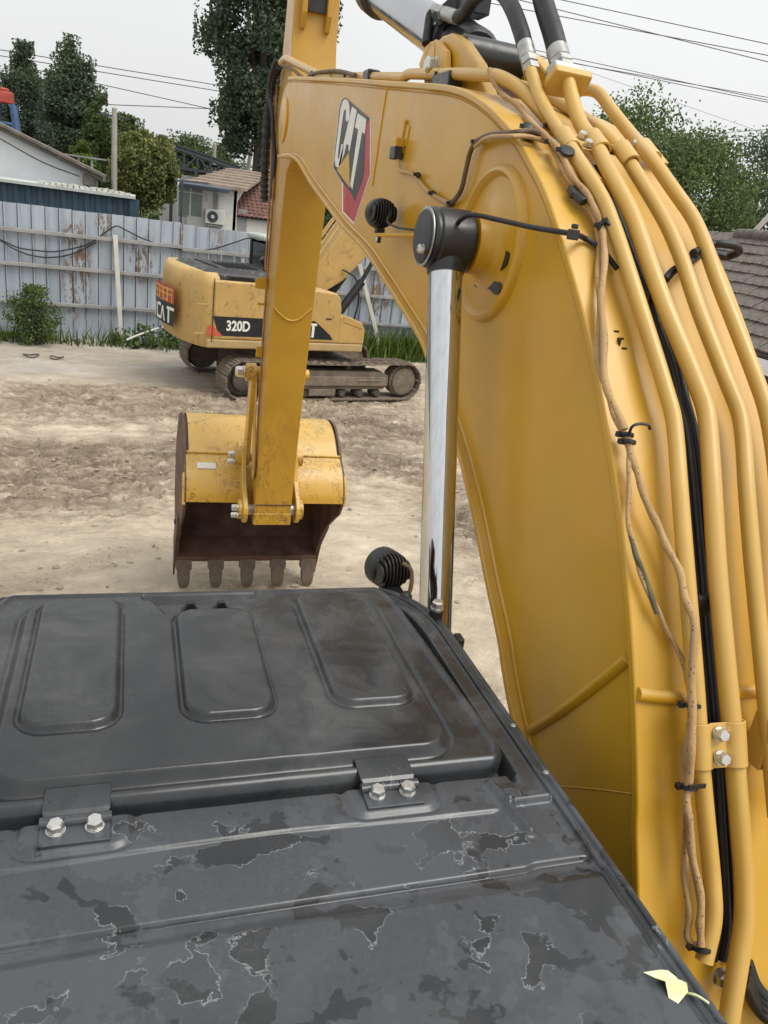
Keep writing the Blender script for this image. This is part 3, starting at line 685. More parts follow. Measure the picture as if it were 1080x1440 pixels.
# distant wood closing the view behind the fence
N_ = 26000; fx_ = rng.uniform(-60, 95, N_); top_ = 3.2+2.6*fbm(fx_*.12, fx_*0, 131, 3)+1.2*vnoise(fx_*.7, fx_*0+3, 7)
pts = np.stack([fx_, 82+rng.standard_normal(N_)*2.0+.15*fx_, top_*np.sqrt(rng.random(N_))], 1)
o = mesh_obj('far_wood', leaves_mesh('far_wood', pts, .5, M['leaf_dark'])); tag(o, 'low distant wood behind the fence and houses', 'wood', kind='stuff')
# ------------------------------------------------------------------ container, houses, truss, tower, poles, wires
# corrugated teal container
root = empty('site_container', (-3.2, 24.2, 0)); tag(root, 'dark teal corrugated container standing behind the fence', 'container')
m = MB(); x = -9.0; A = []; B = []; y0 = 23.0
prof = []
while x < -.02:
    for dx, dy in ((0, 0), (.10, 0), (.14, .04), (.24, .04)): prof.append((x+dx, y0+dy))
    x += .28
prof.append((0.0, y0))
m.strip([(a, b, .1) for a, b in prof], [(a, b, 3.26) for a, b in prof]); m.strip([(0, y0, .1), (0, y0+2.4, .1)], [(0, y0, 3.26), (0, y0+2.4, 3.26)])
m.strip([(-9, y0+2.4, .1), (-9, y0, .1)], [(-9, y0+2.4, 3.26), (-9, y0, 3.26)]); m.strip([(0, y0+2.4, .1), (-9, y0+2.4, .1)], [(0, y0+2.4, 3.26), (-9, y0+2.4, 3.26)])
m.build('wall', M['teal'], root, smooth=0, fix=False)
m = MB(); m.box((.02, y0, 1.65), (.13, .13, 3.3)); m.build('corner_post', M['teal'], root, smooth=0)
m = MB(); m.box((-4.5, y0+1.2, 3.30), (9.2, 2.6, .07)); m.box((-4.5, y0+1.2, .08), (9.1, 2.5, .16)); m.build('roof', simple('pale_roof_edge', (.46, .48, .46), .8, var=.2, nscale=2), root, smooth=0)
m = MB()
for k in range(16):
    xx = -2.2+k*.14; m.box((xx, y0+.15, 3.36+.03*random.random()), (.16, .3, .05+.05*random.random()), Matrix.Rotation(random.uniform(-.3, .3), 3, 'Y'))
m.build('roof_debris', simple('pale_debris', (.55, .56, .50), .9, var=.2, nscale=5), root, smooth=0)
# whitewashed gable house
root = empty('white_house', (-6.2, 31, 0)); tag(root, 'whitewashed gabled house with dark worn roof edge behind the container', 'house')
RX, RZ = -6.4, 5.62; slope = (4.618-3.70)/(3.637-1.035)
def gz(x): return RZ-abs(x-RX)*slope
xr, xl = -1.25, -11.6
m = MB(); m.prism([(xl, 0), (xr, 0), (xr, gz(xr)-.1), (RX, RZ-.1), (xl, gz(xl)-.1)], lambda u, v, d: Vector((u, d, v)), 27.0, 34.5); m.build('wall', M['whitewall'], root, smooth=0)
m = MB()
for a, b in ((RX, xr+.42), (xl-.42, RX)):
    for ya, yb, th in ((26.72, 34.8, .16),):
        m.prism([(a, gz(a)-.1), (b, gz(b)-.1), (b, gz(b)+th-.1), (a, gz(a)+th-.1)], lambda u, v, d: Vector((u, d, v)), ya, yb)
m.build('roof', M['roofdark'], root, smooth=0)
m = MB()
k = 0; xx = RX+.1
while xx < xr+.4:      # broken row of verge tiles
    m.box((xx, 26.74+random.uniform(-.03, .03), gz(xx)+.07), (.30, .26, .07), Matrix.Rotation(math.atan(slope)+random.uniform(-.06, .06), 3, 'Y')); xx += .27
o = m.build('verge_tiles', M['roofdark'], root, smooth=0); o['kind'] = 'stuff'
m = MB(); m.box((xr+.02, 26.9, gz(xr)-.25), (.36, .3, .34)); m.build('eave_block', M['roofdark'], root, smooth=0, bevel=.03)
m = MB(); P = [aty(0, 195, 26.985), aty(60, 228, 26.985), aty(112, 248, 26.985)]; m.tube(catmull(P, 5), .014, 6); m.build('wall_cable', M['wire'], root)
# roof aerial stand
q = aty(120, 222, 29); root2 = empty('roof_aerial', (q.x, 29, gz(q.x)))
m = MB(); m.box((q.x, 29, q.z+.02), (1.3, .5, .04)); m.build('tray', M['rail'], root2, smooth=0)
for d in (-.2, .2): MB().bar((q.x+d, 29, gz(q.x+d)-.05), (q.x+d, 29, q.z), .07, .07, (0, 1, 0)).build('leg', M['acwhite'], root2, smooth=0)
tag(root2, 'small flat tray on white legs standing on the white house roof', 'stand')
# blue steel tower with red head
tp = aty(8, 150, 38); bx = tp.x; root = empty('steel_tower', (bx, 38, 0)); tag(root, 'blue steel tower with a red head behind the white house', 'tower')
zt = aty(8, 146, 38).z; zh = aty(8, 129, 38).z
for sx in (-1, 1):
    for sy in (-1, 1):
        m = MB(); m.bar((bx+sx*1.0, 38+sy*.8, 0), (bx+sx*.28, 38+sy*.3, zt), .16, .16); m.build('leg', M['blue_steel'], root, smooth=0)
m = MB()
for k in range(5):
    t = .2+.17*k; w = 1.0+(.28-1.0)*t; d = .8+(.3-.8)*t; z = zt*t
    for sy in (-1, 1): m.bar((bx-w, 38+sy*d, z), (bx+w, 38+sy*d, z), .08, .08)
    t2 = t+.17; w2 = 1.0+(.28-1.0)*t2; d2 = .8+(.3-.8)*t2
    if t2 <= 1:
        for sy in (-1, 1): m.bar((bx-w, 38+sy*d, z), (bx+w2, 38+sy*d2, zt*t2), .06, .06)
m.build('bracing', M['blue_steel'], root, smooth=0)
m = MB(); m.box((bx, 38, (zt+zh)/2), (.6, .6, zh-zt)); m.box((bx-.1, 38, zh+.06), (.5, .5, .12)); m.build('head', M['red_paint'], root, smooth=0, bevel=.05)
# steel truss canopy
root = empty('truss_canopy', (3.2, 33, 0)); tag(root, 'dark steel truss of an open canopy beside the round tree', 'canopy')
YT = 33.0
L0, L1 = aty(240, 206, YT), aty(340, 240, YT); B0, B1 = aty(240, 235, YT), aty(340, 248, YT)
def chord(t, top): a, b = (L0, L1) if top else (B0, B1); return a.lerp(b, t)
for off in (0, 4.0):
    o_ = Vector((0, off, 0)); m = MB()
    m.bar(chord(-.15, 1)+o_, chord(1, 1)+o_, .10, .10); m.build('top_chord', M['truss'], root, smooth=0)
    m = MB(); m.bar(chord(-.15, 0)+o_, chord(1, 0)+o_, .09, .09); m.build('bottom_chord', M['truss'], root, smooth=0)
    for k in range(6):
        t = k/5; m = MB(); m.bar(chord(t*.92, 0)+o_, chord(t*.92, 1)+o_, .07, .07, (0, 1, 0)); m.build('web_post', M['truss'], root, smooth=0)
        if k < 5:
            m = MB(); a, b = (1, 0) if k % 2 == 0 else (0, 1); m.bar(chord(t*.92, a)+o_, chord((k+1)/5*.92, b)+o_, .06, .06, (0, 1, 0)); m.build('web_brace', M['truss'], root, smooth=0)
m = MB(); a, b = chord(-.15, 1), chord(1, 1); u = Vector((0, 0, .10)); m.prism([(0, 0), (1, 0), (1, 1), (0, 1)], lambda p, q_, d: (a if p == 0 else b)+Vector((0, 4*q_, 0))+u+Vector((0, 0, d)), 0, .05); m.build('roof_sheet', M['truss'], root, smooth=0)
for xx in (0.02, .35, .7):
    m = MB(); p = chord(xx, 0); m.bar((p.x, YT, 0), (p.x, YT, p.z), .12, .12, (0, 1, 0)); m.build('column', M['truss'], root, smooth=0)
# old pale wall under the canopy
p0 = aty(238, 248, 35); p1 = aty(330, 262, 35)
m = MB(); m.box(((p0.x+p1.x)/2, 38.5, 2.1), (p1.x-p0.x+1, .3, 4.2)); o = m.build('canopy_wall', M['oldwall'], smooth=0); tag(o, 'stained pale wall standing under the truss canopy', 'wall')
m = MB(); q = aty(305, 252, 34.5); m.box((q.x, 34.5, q.z/2), (2.0, .05, q.z)); o = m.build('tarpaulin_screen', simple('blue_white_tarp', (.42, .46, .62), .7, var=.3, nscale=2), smooth=0); tag(o, 'blue and white sheet hung under the truss canopy', 'tarpaulin')
# small tiled house with the air conditioner
root = empty('tiled_house', (3.0, 30.5, 0)); tag(root, 'small stained white house with tiled roofs and wall air conditioner', 'house')
YH = 28.0
w0, w1 = aty(268, 300, YH).x, aty(332, 300, YH).x; ztop = aty(290, 262, YH).z
m = MB(); m.box(((w0+w1)/2, YH+1.5, ztop/2), (w1-w0, 3.0, ztop)); m.build('wall', M['oldwall'], root, smooth=0)
rl = [aty(262, 262, YH-.35), aty(330, 264, YH-.35), aty(378, 243, YH+3.2), aty(345, 236, YH+3.4), aty(290, 254, YH+1.2)]
# mono-pitch roof of brown sheets: courses laid one over another
a0, a1 = Vector((w0-.25, YH-.35, ztop+.02)), Vector((w1+.25, YH-.35, ztop+.02)); r0, r1 = Vector((w0+1.6, YH+3.4, 4.55)), Vector((w1+1.5, YH+3.2, 4.55))
for k in range(7):
    t0, t1 = k/7, (k+1.15)/7; m = MB(); q = [a0.lerp(r0, t0), a1.lerp(r1, t0), a1.lerp(r1, t1), a0.lerp(r0, t1)]; u = Vector((0, 0, .05))
    up0 = u*(1.9); m.add([q[0]+up0, q[1]+up0, q[2]+u*.6, q[3]+u*.6, q[0]-u*.2, q[1]-u*.2, q[2]-u*.2, q[3]-u*.2], [(0, 1, 2, 3), (7, 6, 5, 4), (0, 4, 5, 1), (1, 5, 6, 2), (2, 6, 7, 3), (3, 7, 4, 0)])
    m.build('roof_course', M['browntile'], root, smooth=0)
m = MB(); m.add([(w1, YH, ztop-.4), (w1, YH+3.0, ztop-.4), (w1+.9, YH+3.0, 4.45), (w1, YH, ztop)], [(0, 1, 2, 3)]); m.prism([(YH, 0), (YH+3, 0), (YH+3, 4.3), (YH, ztop-.02)], lambda u, v, d: Vector((d, u, v)), w1-.1, w1+.02); m.build('gable', M['oldwall'], root, smooth=0)
m = MB(); p = aty(283, 282, YH-.02); m.box((p.x-.35, YH-.01, p.z), (.78, .06, 1.15)); m.build('window', simple('grey_green_pane', (.20, .23, .21), .25, var=.15), root, smooth=0)
m = MB(); [m.box((p.x-.35+d, YH-.05, p.z), (.05, .04, 1.15)) for d in (-.4, 0, .4)]; m.box((p.x-.35, YH-.05, p.z+.2), (.78, .035, .04)); m.build('window_frame', M['acwhite'], root, smooth=0)
m = MB(); p = aty(281, 312, YH-.02); m.box((p.x-.1, YH-.02, p.z-.3), (.62, .05, .9)); m.build('white_panel', M['acwhite'], root, smooth=0)
pa = aty(302, 305, YH-.3); ac = MB().box((pa.x, YH-.25, pa.z), (.62, .34, .46)).build('air_conditioner', M['acwhite'], root, smooth=0, bevel=.02)
m = MB(); m.lathe((pa.x-.08, YH-.424, pa.z), (0, -1, 0), [(0, .175), (.012, .175)], 24); m.build('fan_grille', M['truss'], ac, smooth=30)
m = MB(); m.lathe((pa.x-.08, YH-.437, pa.z), (0, -1, 0), [(0, .06), (.01, .05)], 16); m.build('fan_hub', M['acwhite'], ac, smooth=30)
m = MB(); m.box((pa.x, YH-.18, pa.z-.27), (.55, .4, .05)); m.build('bracket', M['rail'], ac, smooth=0)
m = MB(); q = aty(306, 272, YH-.06); m.tube([q, (q.x, YH-.06, pa.z+.2)], .035, 8); q2 = aty(302, 270, YH-.06); m.tube([q2, (q2.x, YH-.06, pa.z+.1)], .025, 8); m.build('downpipe', M['rail'], root, smooth=60)
# lean-to with red tiles
vx0, vx1 = w1+.02, aty(378, 300, YH+.4).x+1.2
m = MB(); za = aty(350, 308, YH+.4).z; m.box(((vx0+vx1)/2, YH+1.9, za/2), (vx1-vx0, 3.0, za)); m.build('annex_wall', M['oldwall'], root, smooth=0)
m = MB(); q = aty(341, 306, YH+.38); m.box((q.x, YH+.39, q.z-.1), (.3, .04, .75)); m.build('annex_door', M['rail'], root, smooth=0)
tm = MB(); E0 = Vector((vx0, YH+.25, za+.03)); sl = Vector((-.05, 2.6, 1.35)); sl_n = sl.normalized()
nc, nr = 15, 13; wv = (vx1-vx0)/nc; ln = sl.length/nr; uplift = Vector((0, -sl_n.z, sl_n.y))
for r_ in range(nr):
    for c_ in range(nc):
        o_ = E0+Vector((wv*c_, 0, 0))+sl_n*(ln*r_); P = []
        for kk in range(5):
            xx = wv*kk/4; hh = .028+.035*math.sin(math.pi*kk/4)
            P.append((o_+Vector((xx, 0, 0))+uplift*(hh+.025), o_+Vector((xx, 0, 0))+sl_n*ln*1.15+uplift*hh))
        tm.strip([a for a, b in P], [b for a, b in P]); tm.strip([a-uplift*.03 for a, b in P], [a for a, b in P])
o = tm.build('annex_tiles', M['redtile'], root, smooth=40, fix=False); o['kind'] = 'stuff'
m = MB(); m.add([E0-Vector((.1, 0, .02)), E0+Vector((vx1-vx0+.1, 0, -.02)), E0+Vector((vx1-vx0+.1, 0, -.02))+sl, E0+sl-Vector((.1, 0, .02))], [(0, 1, 2, 3)]); m.build('annex_deck', M['roofdark'], root, smooth=0)
# little blue awning post beside the house
m = MB(); p = aty(256, 255, 27); m.bar((p.x, 27, 0), (p.x, 27, p.z), .07, .07, (0, 1, 0)); q = aty(295, 258, 27); m.bar((p.x-.2, 27, p.z), (q.x, 27.6, q.z), .05, .05); o = m.build('awning_post', M['truss'], smooth=0); tag(o, 'thin dark awning post in front of the small house', 'post')
m = MB(); p2 = aty(253, 258, 27.0); m.prism([(0, 0), (1.6, .0), (1.6, 1.4), (0, 1.4)], lambda u, v, d: Vector((p2.x+u, 27+v, p2.z+.02-.12*v+d)), 0, .03); o = m.build('awning_sheet', simple('blue_awning', (.20, .26, .40), .5, var=.2), smooth=0); tag(o, 'pale blue awning sheet beside the small tiled house', 'awning')

# right-hand building with grey tiled roof, seen past the boom
root = empty('tiled_shed', (13, 15, 0)); tag(root, 'long low shed with weathered grey tile roof and white eave board', 'shed')
e0 = aty(1050, 493, 9.0); ev = Vector((1, .1, 0)).normalized()          # along the eave
# eave line through the two eave pixels at z = 2.62
E1 = atz(1050, 490, 2.64); E2 = atz(1080, 499, 2.64); ev = (E2-E1).normalized()
Rg = atz(1000, 322, 4.35); pn = Vector((-ev.y, ev.x, 0)); run = (Rg-E1).dot(pn); rise = 4.35-2.64
sl = (pn*run+Vector((0, 0, rise))); sn = sl.normalized(); un = ev.cross(sn).normalized()
if un.z < 0: un = -un
tl = .26; tw = .24; nrow = int(sl.length/tl)
tile = MB(); pr_ = [(0, .012), (.04, .03), (.12, .018), (.20, .03), (.24, .012)]
# a single interlocking tile: local x along the eave, y up the slope, z out
top0 = [(a, 0, b+.028) for a, b in pr_]; top1 = [(a, tl*1.2, b) for a, b in pr_]; bot0 = [(a, 0, b-.0) for a, b in pr_]
tile.strip(top0, top1); tile.strip(bot0, top0)
tile_me = tile.mesh('roof_tile', M['slate'], 30, fix=False)
base = Matrix((ev, sn, un)).transposed().to_4x4()
def roofpt(c, r_): return E1+ev*(tw*c)+sn*(tl*r_)
cnt = 0
for r_ in range(nrow):
    # the columns that show past the boom shift with the row
    vis = [c_ for c_ in range(-30, 60) if 960 < proj(roofpt(c_+.5, r_+.5))[0] < 1130][:13]
    for c_ in vis:
        Mx = Matrix.Translation(roofpt(c_, r_)+un*random.uniform(0, .012)) @ base @ Matrix.Rotation(random.uniform(-.035, .035), 4, 'Z') @ Matrix.Rotation(random.uniform(-.03, .02), 4, 'X')
        inst('roof_tile', tile_me, Mx, root); cnt += 1
m = MB(); L_ = 26
for (ca, cb) in ((-14, -3), (14, 60)):      # the rest of the roof, out of view
    pass
ra = -16; rb = 62
m.add([roofpt(ra, 0)-un*.02, roofpt(rb, 0)-un*.02, roofpt(rb, nrow)-un*.02, roofpt(ra, nrow)-un*.02, roofpt(ra, 0)-un*.08, roofpt(rb, 0)-un*.08, roofpt(rb, nrow)-un*.08, roofpt(ra, nrow)-un*.08], [(0, 1, 2, 3), (7, 6, 5, 4), (0, 4, 5, 1), (1, 5, 6, 2), (2, 6, 7, 3), (3, 7, 4, 0)])
m.build('roof_deck', M['roofdark'], root, smooth=0)
m = MB(); back = pn*run+Vector((0, 0, -rise))
m.add([roofpt(ra, nrow), roofpt(rb, nrow), roofpt(rb, nrow)+back, roofpt(ra, nrow)+back], [(0, 1, 2, 3)]); m.build('rear_slope', M['roofdark'], root, smooth=0)
m = MB()
for c_ in range(ra, rb, 2): p = roofpt(c_+1, nrow)+un*.04; m.tube([p-ev*.27, p+ev*.2, p+ev*.27], [.10, .115, .115], 8)
o = m.build('ridge_tiles', M['slate'], root, smooth=50); o['kind'] = 'stuff'
m = MB(); a, b = roofpt(ra, 0)-Vector((0, 0, .17))-pn*.02, roofpt(rb, 0)-Vector((0, 0, .17))-pn*.02; m.bar(a, b, .035, .20); m.build('eave_board', M['whitewall'], root, smooth=0)
m = MB(); inn = pn*.5; a, b = roofpt(ra+1, 0)+inn, roofpt(rb-1, 0)+inn
a = Vector((a.x, a.y, 0)); b = Vector((b.x, b.y, 0)); far_ = pn*(2*run-1.0); H_ = Vector((0, 0, 2.55))
m.add([a, b, b+far_, a+far_, a+H_, b+H_, b+far_+H_, a+far_+H_], [(0, 1, 5, 4), (1, 2, 6, 5), (2, 3, 7, 6), (3, 0, 4, 7)])
gA = a+far_*.5+Vector((0, 0, 4.25)); gB = b+far_*.5+Vector((0, 0, 4.25)); m.add([a+H_, a+far_+H_, gA, b+H_, b+far_+H_, gB], [(0, 1, 2), (3, 4, 5)])
m.build('wall', M['brick_dark'], root, smooth=0)
# leaning prop over the ridge
p0, p1 = aty(1055, 332, 16.5), aty(1092, 292, 16.5); m = MB(); m.bar(p0, p1, .09, .09); m.bar(p0+Vector((.5, 0, -.05)), p1+Vector((.3, 0, -.5)), .05, .05); m.build('roof_prop', M['concrete_pole'], root, smooth=0)

# utility poles and wires
def pole(px, pt, Y, r, label, tilt=0):
    t = aty(px, pt, Y); m = MB(); m.tube([(t.x+tilt, Y, -.1), (t.x, Y, t.z)], [r*1.3, r], 12); root = empty('utility_pole', (t.x, Y, 0)); tag(root, label, 'utility pole')
    m.build('mast', M['concrete_pole'], root, smooth=40)
    m = MB(); m.bar((t.x-.5, Y, t.z-.25), (t.x+.5, Y, t.z-.25), .06, .06); m.build('crossarm', M['truss'], root, smooth=0)
    return root
pole(161, 152, 30.0, .085, 'grey concrete utility pole beside the round tree')
pole(363, 194, 38, .12, 'pale concrete pole in front of the towering poplar', .0)
pole(356, 196, 40, .09, 'thinner leaning pole beside the pale concrete pole', -.8)
pole(302, 203, 48, .10, 'far small pole above the truss canopy')
def wire(pA, YA, pB, YB, sag, label, r=.018, grp=None):
    a, b = aty(*pA, YA), aty(*pB, YB); d = b-a; a2 = a-d*.6; b2 = b+d*.6; m = MB()
    pts = []
    for i in range(25):
        t = i/24; p = a2.lerp(b2, t); p.z -= sag*4*t*(1-t)-sag*4*.27*.73*0; pts.append(p)
    m.tube(pts, r*.75, 5); o = m.build('overhead_wire', M['wire'], smooth=60); tag(o, label, 'wire', grp)
for (a, b), lb in zip((((0, 70), (295, 118)), ((60, 88), (295, 126)), ((130, 116), (300, 154)), ((150, 147), (300, 153))), ('topmost thin wire above the left poplars', 'second thin wire, close under the topmost, above the left poplars', 'steeper thin wire below the close pair by the left poplars', 'lowest, nearly level thin wire just above the utility pole')): wire(a, 52, b, 52, 0, lb, .030, 'wires over the left poplars')
for (a, b), lb in zip((((730, 0), (1080, 87)), ((790, 0), (1080, 62)), ((740, 14), (1080, 78))), ('lowest of the three dark power lines above the boom bend', 'highest of the three dark power lines above the boom bend', 'middle one of the three dark power lines above the boom bend')): wire(a, 30, b, 26, 0, lb, .020, 'power lines above the boom')
for (a, b), lb in zip((((750, 70), (1080, 141)), ((755, 78), (1080, 144)), ((800, 88), (1080, 137))), ('middle line of the tight bundle of three behind the hose fittings', 'lowest line of the tight bundle of three behind the hose fittings', 'top line of the tight bundle of three behind the hose fittings')): wire(a, 30, b, 26, 0, lb, .017, 'lower bundle of power lines')
wire((810, 95), 34, (1040, 175), 34, 0, 'very thin single wire sloping down below the power lines', .010)
for (a, b), lb in zip((((940, 193), (1080, 182)), ((950, 199), (1080, 190))), ('upper far wire over the green tree behind the tiled roof', 'lower far wire over the green tree behind the tiled roof')): wire(a, 40, b, 40, 0, lb, .02, 'far wires over the roof')
# ------------------------------------------------------------------ the yellow excavator we look out from
EX = empty('excavator', (1.17, .2, 0)); tag(EX, 'large yellow excavator with black cab roof, curved boom and hanging bucket', 'excavator')
ROOF = 2.95; CX = .166; HW = .517; YF = 1.545; YB = -.12
def gauss(d, s): return np.exp(-(d/s)**2)
def sd_rr(x, y, cx, cy, hx, hy, r):
    qx = np.abs(x-cx)-hx+r; qy = np.abs(y-cy)-hy+r
    return np.hypot(np.maximum(qx, 0), np.maximum(qy, 0))+np.minimum(np.maximum(qx, qy), 0)-r
def sd_seg(x, y, a, b):
    ax, ay = a; bx, by = b; dx, dy = bx-ax, by-ay; t = np.clip(((x-ax)*dx+(y-ay)*dy)/(dx*dx+dy*dy), 0, 1); return np.hypot(x-ax-t*dx, y-ay-t*dy)
def ramp(sd, w): t = np.clip(.5-sd/w, 0, 1); return t*t*(3-2*t)
def grid_mesh(name, X, Y, Z, mat, skirt=None):
    r, c = X.shape; v = np.stack([X, Y, Z], -1).reshape(-1, 3); ii_ = np.arange(r*c).reshape(r, c)
    f = np.stack([ii_[:-1, :-1], ii_[:-1, 1:], ii_[1:, 1:], ii_[1:, :-1]], -1).reshape(-1, 4)
    if skirt:
        ring = np.concatenate([ii_[0, :], ii_[1:, -1], ii_[-1, -2::-1], ii_[-2:0:-1, 0]]); k = len(ring); low = v[ring].copy(); low[:, 2] = skirt
        f2 = np.stack([ring, np.arange(k)+len(v), np.roll(np.arange(k), -1)+len(v), np.roll(ring, -1)], -1); v = np.concatenate([v, low]); f = np.concatenate([f, f2])
    return np_mesh(name, v, f, mat)
# roof skin
ys = np.concatenate([np.linspace(YB, .40, 30), np.arange(.404, .64, .004), np.arange(.64, .90, .0025), np.arange(.90, YF-.02, .006), np.linspace(YF-.02, YF, 8)])
us = np.concatenate([np.linspace(-1, -.96, 10), np.linspace(-.955, .8, 190), np.linspace(.803, .96, 60), np.linspace(.963, 1, 18)])
def halfw(y):
    t = np.clip((y-(YF-.22))/.22, 0, 1); return HW-.14*(1-np.sqrt(np.maximum(0, 1-t**2.2)))
uu, yy_ = np.meshgrid(us, ys); hw_ = halfw(yy_); xx_ = CX+uu*hw_; dE = hw_-np.abs(xx_-CX)
side = CX+HW-xx_
dF = np.minimum(dE, YF-yy_)
z = np.zeros_like(xx_)
z += .006*sstep(.036, .030, dE)-.006*gauss(dE-.020, .0035)+.006*gauss(dE-.0335, .0028)-.035*np.clip(1-dF/.010, 0, 1)**2
z -= .016*gauss(dE-.078, .005)*sstep(.86, .90, yy_)-.003*gauss(dE-.066, .004)*sstep(.86, .90, yy_)
z -= .018*sstep(.888, .897, yy_)*sstep(.06, .075, dE)
st_y = .822+.004*np.sin(xx_*9)
z -= .005*sstep(st_y+.002, st_y-.002, yy_)*sstep(.05, .07, dE)*sstep(.56, .54, xx_-CX+.166)
gy_ = .705+.012*(xx_-.25)**2
z -= .010*gauss(yy_-gy_, .0032)*sstep(.03, .05, dE)
z += .010*sstep(.692, .664, yy_)*sstep(.02, .05, dE)
for a, b, w in (((.560, .872), (.577, .765), .012), ((.574, .828), (.640, .830), .010), ((-.228, .872), (-.245, .765), .012)): z += .011*ramp(sd_seg(xx_, yy_, a, b)-.006, w*.8)
z -= .007*ramp(sd_rr(xx_, yy_, .30, .80, .26, .07, .03), .01)*0
for hx in (-.062, .390): z -= .005*gauss(sd_rr(xx_, yy_, hx, .872, .076, .040, .03), .006); z += .003*ramp(sd_rr(xx_, yy_, hx, .872, .076, .04, .03), .006)
z += .0016*(fbm(xx_*9, yy_*9, 91, 3)-.5)+.006*np.cos((xx_-CX)/HW*1.4)-.004
me = grid_mesh('cab_roof', xx_, yy_, ROOF+z, M['roof'], ROOF-.075)
roof = mesh_obj('cab_roof', me, None, EX, True); roof['label'] = 'weathered black cab roof with chalky water stains'
# hatch
hy_ = np.concatenate([np.linspace(.905, .96, 40), np.arange(.962, 1.50, .003), np.linspace(1.50, 1.53, 12)])
hu = np.linspace(-1, 1, 330)
def hhw(y): 
    t = np.clip((y-1.44)/.095, 0, 1); b = np.clip((.957-y)/.052, 0, 1); return .448-.026*np.clip((y-.95)/.5, 0, 1)-.055*(1-np.sqrt(np.maximum(0, 1-t**2)))-.05*(1-np.sqrt(np.maximum(0, 1-b**2)))
hu2, hy2 = np.meshgrid(hu, hy_); hh_ = hhw(hy2); hx2 = CX+hu2*hh_
dH = np.minimum(np.minimum(hh_-np.abs(hx2-CX), hy2-.905), 1.53-hy2)
hzz = .014-.013*np.clip(1-dH/.009, 0, 1)**2+.004*gauss(dH-.014, .006)
pl = ramp(sd_rr(hx2, hy2, CX, 1.203, .352, .262, .05), .017); hzz += .017*pl-.003*gauss(sd_rr(hx2, hy2, CX, 1.203, .352, .262, .05)-.011, .004)
for (a, b, c, d) in ((-.156, -.014, 1.055, 1.458), (.094, .239, 1.055, 1.402), (.346, .492, 1.062, 1.462)):
    s_ = sd_rr(hx2, hy2, (a+b)/2, (c+d)/2, (b-a)/2, (d-c)/2, .038); hzz += .0105*ramp(s_, .007)-.004*gauss(s_-.006, .0035)
tr = np.maximum(np.abs(hx2-.150)-.075-.45*np.clip(hy2-1.405, 0, .1), 1.405-hy2); hzz -= .012*ramp(tr, .006)*sstep(1.53, 1.46, hy2)
hzz += .0018*(fbm(hx2*8+3, hy2*8, 95, 3)-.5)
hat = mesh_obj('roof_hatch', grid_mesh('roof_hatch', hx2, hy2, ROOF+hzz, M['roof'], ROOF-.02), None, EX, True); hat['label'] = 'black pressed roof hatch with three raised ribs'
bolt_me = hexbolt_mesh('bolt', M['zinc'], .0115, .013)
for hx in (-.063, .389):
    m = MB(); m.add([(hx-.044, .936, ROOF+.0215), (hx+.044, .936, ROOF+.0215), (hx+.044, .893, ROOF+.0185), (hx-.044, .893, ROOF+.0185), (hx+.040, .882, ROOF+.012), (hx-.040, .882, ROOF+.012),
                     (hx-.044, .936, ROOF+.0165), (hx+.044, .936, ROOF+.0165), (hx+.044, .893, ROOF+.0135), (hx-.044, .893, ROOF+.0135), (hx+.040, .882, ROOF+.006), (hx-.040, .882, ROOF+.006)],
                    [(0, 1, 2, 3), (3, 2, 4, 5), (6, 9, 8, 7), (9, 11, 10, 8), (0, 6, 7, 1), (5, 4, 10, 11), (1, 7, 8, 2), (2, 8, 10, 4), (0, 3, 9, 6), (3, 5, 11, 9)])
    hp = m.build('hinge_leaf', M['roof'], EX, smooth=20, bevel=.0012)
    m = MB(); m.cyl((hx-.046, .8815, ROOF+.009), (hx-.016, .8815, ROOF+.009), .0085, 14); m.cyl((hx-.0145, .8815, ROOF+.009), (hx+.0145, .8815, ROOF+.009), .0085, 14); m.cyl((hx+.016, .8815, ROOF+.009), (hx+.046, .8815, ROOF+.009), .0085, 14); m.build('hinge_barrel', M['roof'], hp, smooth=40)
    m = MB(); m.box((hx, .860, ROOF+.0055), (.090, .037, .006)); m.build('hinge_base', M['roof'], hp, smooth=0, bevel=.0012)
    for d in (-.0245, .0245): inst('bolt', bolt_me, place((hx+d, .866, ROOF+.0085), (0, 0, 1), 1, random.random()), hp)
for bx_ in (.124, .186):
    m = MB(); m.prism([(-.015, 0), (.015, 0), (.005, .020), (-.005, .020)], lambda u, v, d: Vector((bx_+u, 1.428+d, ROOF+.0215+v)), -.007, .007); m.box((bx_, 1.428, ROOF+.0215), (.036, .026, .004)); m.build('latch_lug', M['black'], EX, smooth=0, bevel=.001)
# rubber mount bolt on the front corner, lug on the edge
m = MB(); m.lathe((.664, 1.405, ROOF-.01), (0, 0, 1), [(0, .016), (.028, .016), (.03, .014)], 20); mb_ = m.build('rubber_mount', M['rubber'], EX, smooth=40)
inst('bolt', hexbolt_mesh('bolt_large', M['zinc'], .0135, .017), place((.664, 1.405, ROOF+.02), (0, 0, 1), 1, .4), mb_)
m = MB(); m.box((.686, 1.315, ROOF-.012), (.016, .03, .028)); m.build('edge_lug', M['black'], EX, smooth=0, bevel=.003)
riv = MB(); riv.lathe((0, 0, 0), (0, 0, 1), [(0, .005), (.0015, .004), (.002, .001)], 12); riv_me = riv.mesh('rivet', M['steel'])
for (px, py) in ((768, 1086), (722, 1020)): 
    q = atz(px, py, ROOF+.012); inst('rivet', riv_me, place(q, (0, 0, 1)), EX)
